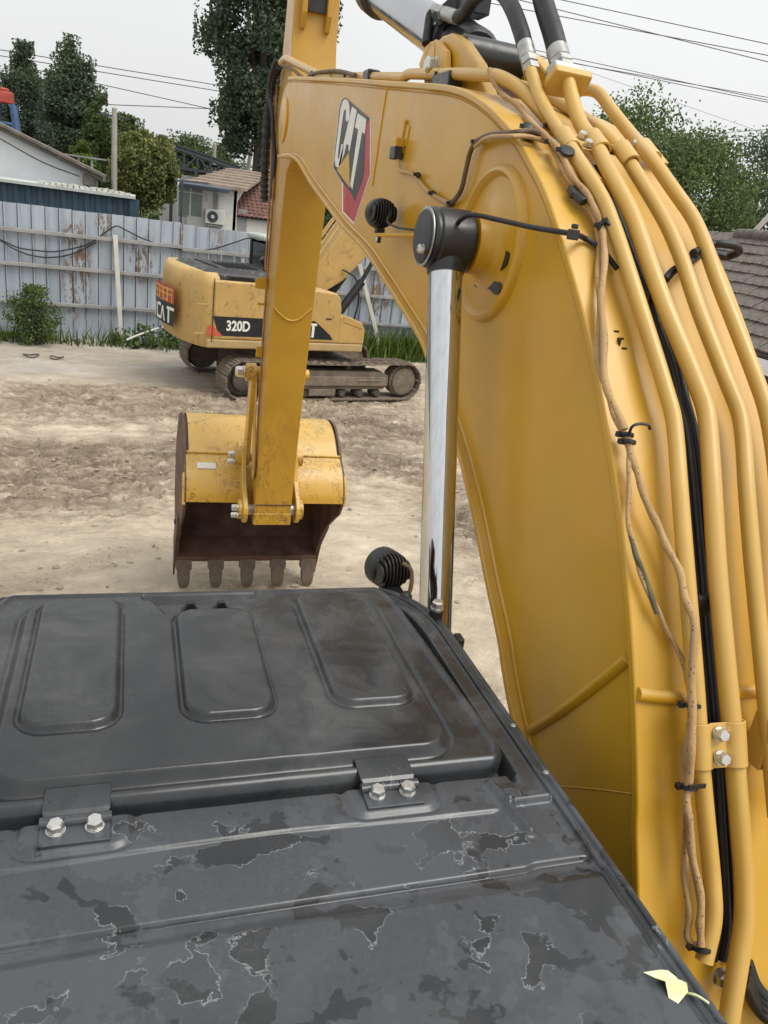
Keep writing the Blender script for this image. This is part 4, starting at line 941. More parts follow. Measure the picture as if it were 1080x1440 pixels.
# cab below the roof
m = MB()
cx0, cx1, cz0 = CX-HW+.03, CX+HW-.03, 1.15
for x0 in (cx0+.03, cx1-.03):
    for y0, y1 in ((YB+.05, YB+.05), (.55, .55), (1.46, 1.50)): m.bar((x0, y0, cz0), (x0, y1-(.06 if y0 > 1 else 0), ROOF-.05), .06, .07, (0, 1, 0))
m.box((CX, YB+.05, 1.45), (cx1-cx0, .05, .7)); m.box((cx0+.03, .7, 1.45), (.05, 1.5, .7)); m.box((cx1-.03, .7, 1.45), (.05, 1.5, .7)); m.box((CX, 1.46, 1.3), (cx1-cx0, .05, .4))
m.box((CX, .7, 1.1), (cx1-cx0, 1.7, .06)); m.build('cab_frame', M['black'], EX, smooth=0, bevel=.01)
for nm, c, d in (('side_window', (cx0+.03, .70, 2.32), (.012, 1.50, 1.02)), ('side_window', (cx1-.03, .70, 2.32), (.012, 1.50, 1.02)), ('rear_window', (CX, YB+.05, 2.32), (cx1-cx0-.1, .012, 1.02)), ('windscreen', (CX, 1.455, 2.18), (cx1-cx0-.1, .012, 1.34))):
    MB().box(c, d).build(nm, M['glass'], EX, smooth=0)
m = MB(); m.box((CX, 1.551, ROOF-.028), (.80, .02, .04)); m.build('front_visor', M['black'], EX, smooth=0, bevel=.004)
# upper structure and crawler under it (out of the picture)
m = MB(); m.box((1.17, -.9, 1.10), (2.7, 5.0, .22)); m.box((.35, -1.7, 1.75), (1.1, 2.6, 1.1)); m.box((1.95, -.6, 1.7), (1.1, 3.4, 1.0)); m.box((1.17, -3.1, 1.7), (2.7, .7, 1.1)); m.build('house_body', M['yellow'], EX, smooth=0, bevel=.06, seg=3)
for tx in (-.02, 2.36):
    m = MB(); pts = []
    for i in range(40):
        a = i/40; L_ = 3.7; per = 2*L_+2*math.pi*.42; s_ = a*per
        if s_ < L_: q = (-L_/2+s_, .84)
        elif s_ < L_+math.pi*.42: t = (s_-L_)/.42; q = (L_/2+.42*math.sin(t), .42+.42*math.cos(t))
        elif s_ < 2*L_+math.pi*.42: q = (L_/2-(s_-L_-math.pi*.42), 0)
        else: t = (s_-2*L_-math.pi*.42)/.42; q = (-L_/2-.42*math.sin(t), .42-.42*math.cos(t))
        pts.append((q[0]-.6, q[1]))
    m.prism(pts, lambda u, v, d: Vector((tx+d, u, v)), -.3, .3); m.build('crawler_track', M['mud_dark'], EX, smooth=40)
# ---- boom -----------------------------------------------------------------------------------
BX0, BX1 = .93, 1.348
TOPPX = [(420, 112), (480, 115), (540, 120), (590, 124), (640, 130), (680, 150), (720, 190), (745, 230), (770, 280), (800, 370), (830, 480), (852, 590), (870, 700), (881, 800), (889, 900), (894, 1000), (896.5, 1120), (897.5, 1250)]
def yz(p): return (p.y, p.z)
tp_ = [yz(atx(*p, BX0)) for p in TOPPX]
d_ = (Vector(tp_[-1])-Vector(tp_[-5])).normalized(); tp_.append(tuple(Vector(tp_[-1])+d_*1.0))
tp_ = [(v.x, v.y) for v in catmull([Vector((a, b, 0)) for a, b in [( 5.42, 4.475)]+tp_], 4)]
BOTPX = [(413, 223), (435, 257), (457, 288), (481, 320), (510, 351), (537, 392), (564, 435), (588, 475), (598, 500), (622, 568), (643, 637), (657, 693), (670, 753), (683, 820), (700, 900), (713, 983)]
bp_ = [yz(atx(*p, BX0-.028)) for p in BOTPX]
d_ = (Vector(bp_[-1])-Vector(bp_[-4])).normalized(); bp_.append(tuple(Vector(bp_[-1])+d_*.6)); bp_.append((.62, 1.55))
bp_ = [(v.x, v.y) for v in catmull([Vector((a, b, 0)) for a, b in [(5.5, 4.03)]+bp_], 4)]
def offs(pl, d):
    P = np.array(pl); t = np.gradient(P, axis=0); t /= np.linalg.norm(t, axis=1)[:, None]; nn = np.stack([t[:, 1], -t[:, 0]], 1); return [tuple(q) for q in P+nn*d]
# outward for the top line (tip -> foot): rear/up ; check the sign once
if offs(tp_, .1)[0][1] < tp_[0][1]: sgn = -1
else: sgn = 1
TP = lambda d: offs(tp_, sgn*d)
BP = lambda d: offs(bp_, -sgn*d)                      # outward = down/forward
tipc = (5.50, 4.25); tipr = .215
def tip_arc(a0, a1, r, n=10): return [(tipc[0]+r*math.cos(a0+(a1-a0)*i/n), tipc[1]+r*math.sin(a0+(a1-a0)*i/n)) for i in range(n+1)]
web = [q for q in TP(-.004)] + [(.30, 1.45)] + list(reversed(BP(-.012))) + tip_arc(-math.pi*.5, math.pi*.5, tipr-.012)
m = MB(); m.prism(web, lambda u, v, d: Vector((d, u, v)), BX0, BX0+.014); m.prism(web, lambda u, v, d: Vector((d, u, v)), BX1-.014, BX1)
boom = m.build('boom', M['yellow'], EX, smooth=20)
def flange(name, outer, inner, x0, x1, parent):
    m = MB(); n = len(outer)
    sec = lambda i: [(x0, *inner[i]), (x0, *outer[i]), (x1, *outer[i]), (x1, *inner[i])]
    vs_ = [p for i in range(n) for p in sec(i)]; fs_ = []
    for i in range(n-1):
        for k in range(4): a = 4*i+k; b = 4*i+(k+1) % 4; fs_.append((a, b, b+4, a+4))
    fs_ += [(3, 2, 1, 0), tuple(4*(n-1)+k for k in range(4))]
    m.add(vs_, fs_); return m.build(name, M['yellow'], parent, smooth=30, bevel=.004)
flange('top_flange', TP(.016), TP(-.004), BX0-.012, BX1+.012, boom)
flange('bottom_flange', BP(.004), BP(-.014), BX0-.030, BX1+.030, boom)
# weld fillets between web and flanges
m = MB(); m.tube([(BX0+.001, a, b) for a, b in TP(-.008)], .007, 6); m.build('weld_fillet', M['yellow'], boom, smooth=60)
m = MB(); m.tube([(BX0+.002, a, b) for a, b in BP(-.018)], .007, 6); m.build('weld_fillet', M['yellow'], boom, smooth=60)
# tip boss
m = MB(); m.lathe((BX0-.014, *tipc), (1, 0, 0), [(0, .12), (.004, .13), (.03, .13)], 32); m.build('tip_boss', M['yellow'], boom, smooth=40)
m = MB(); m.lathe((BX1-.015, *tipc), (1, 0, 0), [(0, .165), (.044, .165), (.05, .15)], 32); m.build('tip_boss', M['yellow'], boom, smooth=40)
# welds on the web
def onweb(px, py, off=0): return atx(px, py, BX0-off)
m = MB(); P = [onweb(747, 1027), onweb(790, 1000), onweb(840, 962), onweb(884, 926)]; m.tube(catmull(P, 5), .013, 10); m.build('weld_bead', M['yellow'], boom, smooth=60)
m = MB(); P = [onweb(545, 122), onweb(538, 165), onweb(531, 215), onweb(524, 262)]; m.tube(catmull(P, 4), .005, 6); m.build('weld_bead', M['yellow'], boom, smooth=60)
m = MB(); P = [onweb(788, 1106), onweb(840, 1110), onweb(893, 1117)]; m.tube(catmull(P, 4), .0018, 6); m.build('weld_bead', M['yellow'], boom, smooth=60)
# surface of the top flange: profile offset d, swept across the boom
def on_flange(px, py, d):
    pr_ = TP(.016+d); v = ray(px, py); best = None
    for i in range(len(pr_)-1):
        a, b = pr_[i], pr_[i+1]; ey, ez = b[0]-a[0], b[1]-a[1]
        det = v.y*(-ez)+ey*v.z
        if abs(det) < 1e-12: continue
        ry, rz_ = a[0], a[1]-CAM_Z
        t = (ry*(-ez)+ey*rz_)/det; s_ = (v.y*rz_-v.z*ry)/det
        if -1e-6 <= s_ <= 1+1e-6 and t > 0 and (best is None or t < best): best = t
    return CAM+v*best if best is not None else None
m = MB(); P = [on_flange(px, 0, 0) if False else on_flange(px, py, .001) for px, py in ((896, 976), (930, 980), (975, 982), (1030, 975), (1075, 968))]; m.tube(catmull([p for p in P if p], 4), .014, 10); m.build('weld_bead', M['yellow'], boom, smooth=60)
# boss of the boom cylinder
PINY, PINZ = yz(atx(690, 345, BX0))
m = MB(); m.lathe((BX0+.002, PINY, PINZ), (-1, 0, 0), [(0, .206), (.013, .202), (.021, .194), (.022, .187), (.015, .180), (.005, .174), (.006, .13), (.016, .098), (.03, .082), (.068, .080)], 56); m.build('cylinder_boss', M['yellow'], boom, smooth=50)
m = MB(); m.lathe((BX1-.002, PINY, PINZ), (1, 0, 0), [(0, .2), (.012, .19), (.02, .098), (.068, .08)], 40); m.build('cylinder_boss', M['yellow'], boom, smooth=50)
# dark paint chips by the boss
def catmull_px(pl_): return [(v.x+random.uniform(-1.4, 1.4), v.y+random.uniform(-1.4, 1.4)) for v in catmull([Vector((a, b, 0)) for a, b in pl_+pl_[:1]], 4)[:-1]]
for pl_ in ([(694, 366), (711, 352), (715, 362), (705, 380), (692, 376)], [(668, 396), (688, 392), (704, 402), (698, 414), (684, 406), (668, 404)]):
    m = MB(); q = [atx(a, b, BX0-.008) for a, b in catmull_px(pl_)]; m.prism([yz(p) for p in q], lambda u, v, d: Vector((d, u, v)), BX0-.0055, BX0-.0082); m.build('grease_smear', M['cap_black'], boom, smooth=0)
# boom cylinders
def boom_cyl(xr, sx):
    p0 = Vector((xr, PINY, PINZ)); q = atx(613, 840, .80); dirv = (Vector((xr, q.y, q.z))-p0).normalized()
    m = MB(); m.lathe(p0-Vector((.063*sx, 0, 0)), (sx, 0, 0), [(0, .060), (.004, .074), (.010, .078), (.014, .078), (.016, .073), (.021, .073), (.026, .078), (.112, .080), (.116, .074), (.118, .074)], 40); m.cyl(p0+dirv*.03, p0+dirv*.090, .058, 28, .050)
    part = m.build('boom_cylinder', M['cap_black'], EX, smooth=35)
    m = MB(); m.tube([p0+dirv*.08, p0+dirv*1.35], .0455, 40); m.build('rod', M['chrome'], part, smooth=60)
    m = MB(); m.lathe(p0+dirv*1.32, dirv, [(0, .07), (.03, .085), (.1, .085), (.11, .078), (1.15, .078)], 28); m.build('barrel', M['yellow'], part, smooth=40)
    m = MB(); m.lathe(p0-Vector((.0635*sx, 0, 0)), (-sx, 0, 0), [(0, .076), (.0025, .076), (.003, .073)], 40); m.build('cap_rim', M['steel'], part, smooth=30)
    m = MB(); m.lathe(p0-Vector((.0655*sx, 0, 0)), (-sx, 0, 0), [(0, .070), (.006, .066), (.008, .04)], 36); m.build('end_cap', M['cap_black'], part, smooth=40)
    inst('bolt', bolt_me, place(p0+Vector((-.074*sx, -.035, -.03)), (-sx, 0, 0)), part)
    return part
boom_cyl(.80, 1); boom_cyl(1.515, -1)
# grease line from the pin
m = MB(); P = [atx(638, 324, .80), atx(648, 309, .80), atx(664, 302, .815), atx(700, 309, .85), atx(750, 320, .885), atx(805, 329, .915), on_flange(822, 335, .012), on_flange(845, 350, .012), on_flange(868, 378, .012)]
m.tube(catmull(P, 6), .0062, 9); m.cyl(P[0]-Vector((0, 0, .012)), P[0]+Vector((0, 0, .006)), .010, 8); m.build('grease_hose', M['rubber'], EX, smooth=60)
p = atx(806, 330, .912); m = MB(); m.box(p, (.02, .02, .022)); m.lathe(p+Vector((0, 0, .012)), (0, 0, 1), [(0, .008), (.01, .008)], 6); m.build('hose_clip', M['cap_black'], EX, smooth=0, bevel=.002)

for (px, py, w_, h_) in ((867, 466, .012, .004), (873, 476, .014, .004), (870, 481, .004, .016), (878, 490, .012, .004)):
    q = on_flange(px, py, .0008); MB().box(q, (w_, h_*.7, h_)).build('scuff_mark', M['cap_black'], boom, smooth=0)
# ---- emblem on the boom side
def epx(u, v): return (400+u/3.857, 100+v/3.857)
def decal(name, poly, mat, d, src=epx, parent=boom):
    q = [yz(atx(*src(*p), BX0-d)) for p in poly]; m = MB(); m.prism(q, lambda u, v, dd: Vector((dd, u, v)), BX0-d, BX0-d+.0008); return m.build(name, mat, parent, smooth=0)
decal('emblem_border', [(330, 140), (352, 160), (467, 256), (467, 562), (376, 832), (312, 764), (312, 602), (262, 522), (296, 196), (312, 150)], M['white_paint'], .0012)
decal('emblem_red', [(330, 170), (462, 262), (462, 560), (376, 820), (318, 760), (318, 590), (290, 540)], M['red'], .0022)
decal('emblem_black', [(330, 142), (352, 162), (462, 255), (440, 290), (428, 570), (380, 705), (355, 650), (318, 610), (264, 522), (298, 196), (313, 152)], M['decal_black'], .0032)
decal('emblem_letter', [(352, 262), (352, 185), (343, 160), (331, 150), (318, 160), (305, 200), (272, 480), (277, 515), (288, 522), (302, 508), (312, 470), (322, 398), (309, 396), (301, 450), (295, 476), (289, 470), (293, 420), (320, 225), (328, 205), (335, 212), (332, 262), (337, 275)], M['white_paint'], .0042)
decal('emblem_letter', [(366, 192), (392, 212), (352, 436), (346, 428), (349, 402), (336, 396), (325, 445), (297, 520), (290, 524)], M['white_paint'], .0042)
decal('emblem_letter', [(397, 228), (444, 262), (435, 342), (421, 330), (368, 642), (356, 618), (400, 316), (382, 304)], M['white_paint'], .0042)
decal('emblem_triangle', [(350, 440), (354, 634), (284, 536)], M['decal_yellow'], .0044)

# ---- work lights
def work_light(c, r, face, label, brk=None):
    c = Vector(c); face = Vector(face).normalized(); q = face.to_track_quat('Z', 'Y').to_matrix(); 
    m = MB(); m.lathe(c, face, [(-.012, r*.90), (-.006, r*.98), (.0, r), (.030, r), (.036, r*.94)], 32); part = m.build('work_light', M['black'], EX, smooth=40); part['label'] = label
    m = MB(); m.lathe(c+face*.0355, face, [(0, r*.9), (.002, r*.86)], 28); m.build('lens', M['glass'], part, smooth=40)
    right = face.cross(Vector((0, 0, 1))).normalized(); upv = right.cross(face)
    for k in range(-4, 5):
        o = k*r*.2; h = math.sqrt(max(0, r*r*.93-o*o)); m = MB(); poly = [(-h, 0), (h, 0)]+[(h*math.cos(a), .036*math.sin(a)*(1-abs(k)*.03)) for a in np.linspace(0.12, math.pi-.12, 10)]
        poly = [(-h, 0)]+[(h*math.cos(a), .040*math.sin(a)**.6) for a in np.linspace(math.pi, 0, 12)]
        m.prism(poly, lambda u, v, d: c-face*(.006+v)+right*(o+d)+upv*u, -.0022, .0022); m.build('fin', M['black'], part, smooth=0)
    m = MB(); m.lathe(c-face*.01, -face, [(0, r*.55), (.02, r*.5), (.026, r*.3)], 20); m.build('back_dome', M['black'], part, smooth=40)
    m = MB(); m.box(c-upv*(r+.008), (.03, .03, .02)); m.cyl(c-upv*(r+.018), c-upv*(r+.05), .007, 8); m.build('foot', M['black'], part, smooth=0)
    return part
lc = aty(545, 800, 1.615)
wl_ = work_light(lc, .049, (-.25, 1, -.12), 'round black finned work light on the cab roof front')
m = MB(); P = [aty(566, 792, 1.57), aty(577, 800, 1.56), aty(579, 815, 1.55), aty(576, 832, 1.54), aty(570, 836, 1.53)]; m.tube(catmull(P, 5), .0055, 8); m.build('cable', M['wire_brown'], wl_, smooth=60)
m = MB(); q = atz(571, 838, ROOF+.002); m.lathe(q-Vector((0, 0, .006)), (0, 0, 1), [(0, .016), (.008, .014), (.016, .007), (.017, .003)], 16); m.build('grommet', M['rubber'], wl_, smooth=50)
m = MB(); m.box((lc.x, 1.58, ROOF-.015), (.05, .08, .006)); m.build('light_bracket', M['black'], EX, smooth=0)
lc2 = atx(536, 300, .86)
wl2 = work_light(lc2, .052, (-.10, 1, -.1), 'round black finned work light on the boom side')
m = MB(); a = atx(520, 322, .885); b = atx(585, 330, .905); m.bar(lc2-Vector((0, 0, .075)), (BX0-.004, b.y, b.z), .038, .012); m.box((BX0-.006, b.y-.02, b.z), (.012, .10, .05)); lb = m.build('light_bracket', M['yellow'], EX, smooth=0, bevel=.003)
inst('bolt', bolt_me, place(lc2-Vector((0, 0, .083)), (0, 0, -1)), lb)
m = MB(); P = [lc2+Vector((.02, -.05, .01)), atx(545, 312, .85), atx(560, 320, .86), atx(580, 323, .87), atx(600, 325, .90)]; m.tube(catmull(P, 5), .004, 7); m.build('cable', M['rubber'], wl2, smooth=60)

# ---- sensor bracket and harness on the web
p = onweb(560, 205); m = MB()
pp = [onweb(574, 180, .0), onweb(577, 196), onweb(560, 232), onweb(552, 225)]
m.prism([yz(q) for q in [onweb(565, 170), onweb(577, 178), onweb(572, 205), onweb(556, 216), onweb(552, 200)]], lambda u, v, d: Vector((d, u, v)), BX0-.004, BX0+.002); m.build('sensor_plate', M['yellow'], boom, smooth=0, bevel=.001)
a = onweb(566, 196, .012); m = MB(); m.bar(onweb(571, 168, .006), onweb(565, 200, .006), .012, .010, (1, 0, 0)); m.box(onweb(558, 205, .02), (.035, .075, .05)); sens = m.build('sensor', M['yellow'], EX, smooth=0, bevel=.004)
m = MB(); m.box(onweb(557, 215, .022), (.032, .06, .045)); m.build('sensor_plug', M['cap_black'], sens, smooth=0, bevel=.004)
m = MB(); P = [onweb(559, 222, .02), onweb(562, 240, .016), onweb(575, 243, .012), onweb(585, 250, .012), onweb(600, 268, .012), onweb(618, 280, .012), onweb(632, 286, .012)]
m.tube(catmull(P, 5), .0075, 8); m.build('wiring_harness', M['braid'], EX, smooth=60)
m = MB(); P = [onweb(600, 325, .012), onweb(618, 300, .012), onweb(634, 287, .014), onweb(648, 268, .016), onweb(655, 240, .018), onweb(662, 212, .018), onweb(672, 198, .02), onweb(690, 190, .025), on_flange(722, 187, .02), on_flange(745, 184, .025), on_flange(768, 190, .03)]
P = [q for q in P if q]; m.tube(catmull(P, 5), .0075, 8); m.build('wiring_harness', M['wire_brown'], EX, smooth=60)
m = MB(); P = [onweb(668, 206, .02), onweb(685, 194, .03), on_flange(715, 192, .025), on_flange(742, 192, .02), on_flange(770, 200, .02)]; m.tube(catmull([q for q in P if q], 5), .006, 8); m.build('wiring_harness', M['braid'], EX, smooth=60)
def tie(c, axis, r, tail=True):
    c = Vector(c); axis = Vector(axis).normalized(); m = MB(); m.lathe(c-axis*.004, axis, [(0, r), (.001, r+.0018), (.007, r+.0018), (.008, r)], 18)
    ref = axis.cross(Vector((0, 0, 1))); ref = ref.normalized() if ref.length > .1 else Vector((0, -1, 0)); m.box(c-ref*(r+.003), (.010, .010, .010)); return m.build('cable_tie', M['rubber'], EX, smooth=40)
for (px, py) in ((588, 246), (609, 272), (635, 286), (670, 200)): tie(onweb(px, py, .014), (0, .6, -.6), .0085)
# ---- hydraulic pipes on top of the boom
def pipe(name, pts, r, mat='yellow_pipe', rad=.09, n=16):
    P = [q for q in pts if q is not None]; m = MB(); m.tube(fillet(P, rad, 7), r, n); return m.build(name, M[mat], EX, smooth=60)
F = on_flange
p1 = pipe('hydraulic_pipe', [atx(746, 98, 1.03), atx(757, 135, 1.03), atx(780, 175, 1.03), atx(800, 203, 1.03), F(820, 235, .05), F(849, 280, .05), F(866, 325, .045), F(885, 383, .045), F(926, 513, .045), F(947, 584, .045), F(951, 620, .045), F(956, 690, .045), F(964, 790, .045), F(978, 960, .045), F(984, 1050, .045), F(990, 1120, .045), F(1001, 1232, .045), F(1005, 1290, .05), F(990, 1352, .05)], .0165)
p2 = pipe('hydraulic_pipe', [atx(798, 112, 1.10), atx(806, 145, 1.10), atx(816, 175, 1.10), atx(838, 204, 1.10), F(862, 252, .06), F(890, 302, .06), F(910, 362, .055), F(935, 432, .055), F(973, 522, .055), F(993, 574, .055), F(997, 610, .055), F(1002, 690, .055), F(1008, 800, .055), F(1022, 950, .055), F(1030, 1030, .055), F(1038, 1130, .055), F(1047, 1240, .055), F(1047, 1300, .055), F(1024, 1440, .06)], .0190)
p3 = pipe('hydraulic_pipe', [atx(700, 112, 1.19), atx(760, 128, 1.20), atx(825, 168, 1.21), F(852, 187, .06), F(880, 220, .055), F(905, 260, .055), F(938, 315, .055), F(960, 367, .055), F(980, 430, .055), F(1021, 534, .05), F(1041, 582, .05), F(1046, 620, .05), F(1050, 690, .05), F(1058, 790, .05), F(1074, 949, .05), F(1092, 1150, .05)], .0168)
p4 = pipe('hydraulic_pipe', [atx(800, 127, 1.27), atx(840, 126, 1.28), atx(860, 155, 1.285), atx(888, 190, 1.285), F(918, 225, .055), F(947, 267, .05), F(976, 307, .05), F(992, 345, .05), F(1008, 393, .05), F(1042, 478, .05), F(1059, 522, .05), F(1078, 574, .05), F(1090, 640, .05), F(1108, 860, .05), F(1125, 1050, .05)], .0172)
# pipe along the front half of the boom
pipe('hydraulic_pipe', [atx(455, 107, .975), atx(520, 108, .975), atx(568, 109, .975), atx(575, 104, .975), atx(640, 104, .975), atx(700, 106, .985), atx(730, 122, 1.01), atx(765, 160, 1.04), atx(800, 205, 1.08), F(840, 262, .03)], .0185, rad=.05)
pipe('hydraulic_pipe', [atx(396, 88, .965), atx(402, 82, .965), atx(430, 96, .975), atx(452, 107, .975), atx(470, 109, .975)], .024, rad=.1)
m = MB(); P = [atx(398, 92, .95), atx(412, 98, .95), atx(428, 110, .95), atx(440, 104, .95), atx(455, 101, .95), atx(475, 100, .95), atx(500, 106, .95)]; m.tube(catmull(P, 5), .010, 7); m.build('wiring_harness', M['wire_brown'], EX, smooth=60)
for (px, py) in ((522, 107), (442, 107)):
    q = atx(px, py, .975); m = MB(); m.box(q-Vector((0, 0, .006)), (.055, .09, .055)); cp = m.build('pipe_clamp', M['cap_black'], EX, smooth=0, bevel=.006)
for (px, py) in ((491, 108), (622, 105)): tie(atx(px, py, .977), (0, 1, 0), .0195)
q = atx(628, 116, .975); MB().box(q, (.05, .16, .05)).build('pipe_clamp', M['cap_black'], EX, smooth=0, bevel=.004)
# upper clamps: saddle over pipe with two bolts
def seat(p, q, w, th): pass
def saddle(c, along, across, out, r, half, label=None):
    c = Vector(c); along = Vector(along).normalized(); across = Vector(across); across = (across-along*across.dot(along)).normalized(); out = along.cross(across)
    if out.z < 0 and out.y > 0: out = -out
    if out.dot(Vector((0, -.5, .8))) < 0: out = -out
    prof = []
    t = .006
    for a in np.linspace(math.pi, 0, 14): prof.append(((r+.002)*math.cos(a), (r+.002)*math.sin(a)))
    prof2 = [((r+.002+t)*math.cos(a), (r+.002+t)*math.sin(a)) for a in np.linspace(0, math.pi, 14)]
    poly = [(-half, -.004)]+prof[:1]+prof+[(half, -.004), (half, t-.004)]+prof2+[(-half, t-.004)]
    m = MB(); m.prism(poly, lambda u, v, d: c+across*u+out*v+along*d, -.036, .036); part = m.build('pipe_clamp', M['yellow_pipe'], EX, smooth=30, bevel=.001)
    return part, across, out, along
def clamp_at(pl, px0, px1, cpx, r, half, bolts):
    a, b = pl(*px0), pl(*px1); c = pl(*cpx); part, ac, ou, al = saddle(c, b-a, (1, 0, 0), None, r, half)
    for (u, w) in bolts: inst('bolt', bolt_me, place(c+ac*u+ou*.004+al*w, ou, .9), part)
clamp_at(lambda a, b: atx(a, b, 1.10), (825, 187), (862, 238), (838, 204), .0190, .052, ((-.036, -.02), (-.036, .022), (.038, .02)))
clamp_at(lambda a, b: atx(a, b, 1.285), (888, 190), (915, 225), (910, 216), .0172, .05, ((-.034, -.02), (-.034, .02)))
clamp_at(lambda a, b: atx(a, b, 1.03), (790, 188), (805, 212), (797, 200), .0165, .021, ())
clamp_at(lambda a, b: F(a, b, .056), (870, 207), (900, 250), (880, 220), .0168, .022, ())
# lower clamp plate across two pipes
c1, c2 = F(984, 1048, .045), F(1031, 1048, .055)
al = (F(988, 1100, .045)-F(983, 1000, .045)).normalized(); ac = (c2-c1); ac = (ac-al*ac.dot(al)).normalized(); ou = ac.cross(al)
if ou.dot(Vector((0, -1, .3))) < 0: ou = -ou
wd = (c2-c1).dot(ac); poly = [(-.0215, -.01)]
for a in np.linspace(math.pi, .5, 10): poly.append((.0215*math.cos(a), .0215*math.sin(a)))
for a in np.linspace(math.pi-.5, 0, 10): poly.append((wd+.0245*math.cos(a), .0245*math.sin(a)))
poly += [(wd+.0245, -.01), (wd+.020, -.01)]
for a in np.linspace(0, math.pi-.5, 10): poly.append((wd+.020*math.cos(a), .020*math.sin(a)))
for a in np.linspace(.5, math.pi, 10): poly.append((.0175*math.cos(a), .0175*math.sin(a)))
m = MB(); m.prism(poly, lambda u, v, d: c1+ac*u+ou*v+al*d, -.042, .042); cpl = m.build('clamp_plate', M['yellow_pipe'], EX, smooth=30, bevel=.001)
for d in (-.022, .022): inst('bolt', hexbolt_mesh('bolt_mid', M['zinc'], .0125, .016), place(c1+ac*(wd*.47)+ou*.0125+al*d, ou, 1, random.random()), cpl)
# bracket at the picture edge
c3 = F(1070, 1040, .03); m = MB(); m.box(c3, (.02, .05, .11)); m.build('pipe_bracket', M['yellow_pipe'], EX, smooth=0, bevel=.003)
q = F(1012, 1374, .02); inst('bolt', hexbolt_mesh('bolt_round', M['steel'], .016, .018), place(q, (0, -.8, .4)), EX)
# black hoses lying between the pipes
def hose(pts, r, mat='rubber', n=10): m = MB(); m.tube(catmull([q for q in pts if q], 6), r, n); return m.build('hose', M[mat], EX, smooth=60)
ctr = [(838, 236), (864, 290), (889, 360), (903, 395), (917, 430), (926, 463), (944, 513), (953, 558), (965, 605), (973, 661), (983, 765), (988, 815), (995, 902), (1004, 996), (1011, 1114), (1018, 1232), (1021, 1303), (1014, 1350)]
for k, (dx, d) in enumerate(((-12, .010), (0, .014), (12, .010))):
    hose([F(px+dx*(.35+.65*min(1, py/750)), py, d) for px, py in ctr], .0098)
for (px, py) in ((917, 428), (989, 852)):
    q = F(px, py, .02); m = MB(); m.box(q, (.052, .022, .05)); m.build('hose_band', M['rubber'], EX, smooth=0, bevel=.006)
for k in range(4):
    hose([F(1050-k*2, 1352+k*9, .02+.008*k), F(1062, 1385+k*9, .03), F(1080, 1405+k*9, .035), F(1110, 1420+k*9, .03)], .0125)
# short black hose and its loop at the pipe edge
hose([F(936, 393, .02), F(948, 380, .03), F(965, 372, .05), atx(985, 358, 1.31), atx(1000, 357, 1.36), atx(1020, 361, 1.41), atx(1038, 355, 1.42), atx(1036, 347, 1.40), atx(1015, 343, 1.36), atx(998, 345, 1.33), F(975, 356, .05)], .0095)
# ---- braided harness down the boom
def strand(pts, r, mat):
    m = MB(); P_ = catmull([q for q in pts if q], 8); ph = random.random()*6
    P_ = [p+Vector((math.sin(i*.55+ph), math.cos(i*.43+ph), math.sin(i*.37+2*ph)))*.0022 for i, p in enumerate(P_)]; m.tube(P_, [r*(1+.10*math.sin(i*.9+ph)) for i in range(len(P_))], 9); return m.build('wiring_harness', M[mat], EX, smooth=60)
top_ = [atx(688, 98, .97), atx(700, 125, .98), atx(720, 142, .99), atx(740, 163, 1.0)]
strand(top_+[F(762, 186, .03), F(780, 205, .035), F(805, 245, .035), F(828, 280, .035), F(845, 310, .035), F(849, 345, .03), F(848, 400, .03), F(847, 470, .03), F(855, 545, .03), F(878, 605, .03)], .0078, 'braid')
strand([F(775, 205, .02), F(800, 250, .022), F(835, 305, .02), F(842, 350, .015), F(842, 420, .015), F(843, 500, .015), F(858, 570, .02), F(882, 615, .03)], .0065, 'braid')
strand([F(878, 605, .03), F(884, 640, .025), F(884, 690, .02), F(886, 745, .02), F(900, 800, .02), F(925, 860, .02), F(948, 905, .02), F(965, 945, .025), F(972, 985, .03)], .005, 'braid')
strand([F(886, 750, .021), F(902, 802, .022), F(925, 861, .022)], .0054, 'olive')
strand([F(880, 610, .03), F(892, 650, .03), F(905, 695, .03), F(928, 745, .035), F(948, 790, .04), F(965, 835, .06), F(975, 890, .075), F(974, 985, .075), F(972, 1060, .07), F(968, 1110, .06), F(968, 1160, .06), F(978, 1220, .06), F(986, 1290, .06), F(984, 1330, .06)], .0075, 'braid')
strand([F(972, 985, .055), F(966, 1060, .05), F(967, 1110, .045), F(964, 1180, .04), F(966, 1260, .04), F(968, 1310, .04), F(976, 1332, .045), F(984, 1332, .055)], .0065, 'braid')
for (px, py, d, r) in ((881, 612, .03, .0125), (884, 622, .03, .0125), (972, 992, .06, .0155), (968, 1107, .055, .0155), (778, 200, .035, .0115), (848, 318, .035, .0115), (742, 178, .02, .011), (985, 1333, .05, .017)):
    q = F(px, py, d)
    if q: tie(q, (.15, .45, .9) if py > 400 else (.3, .7, -.7), r)
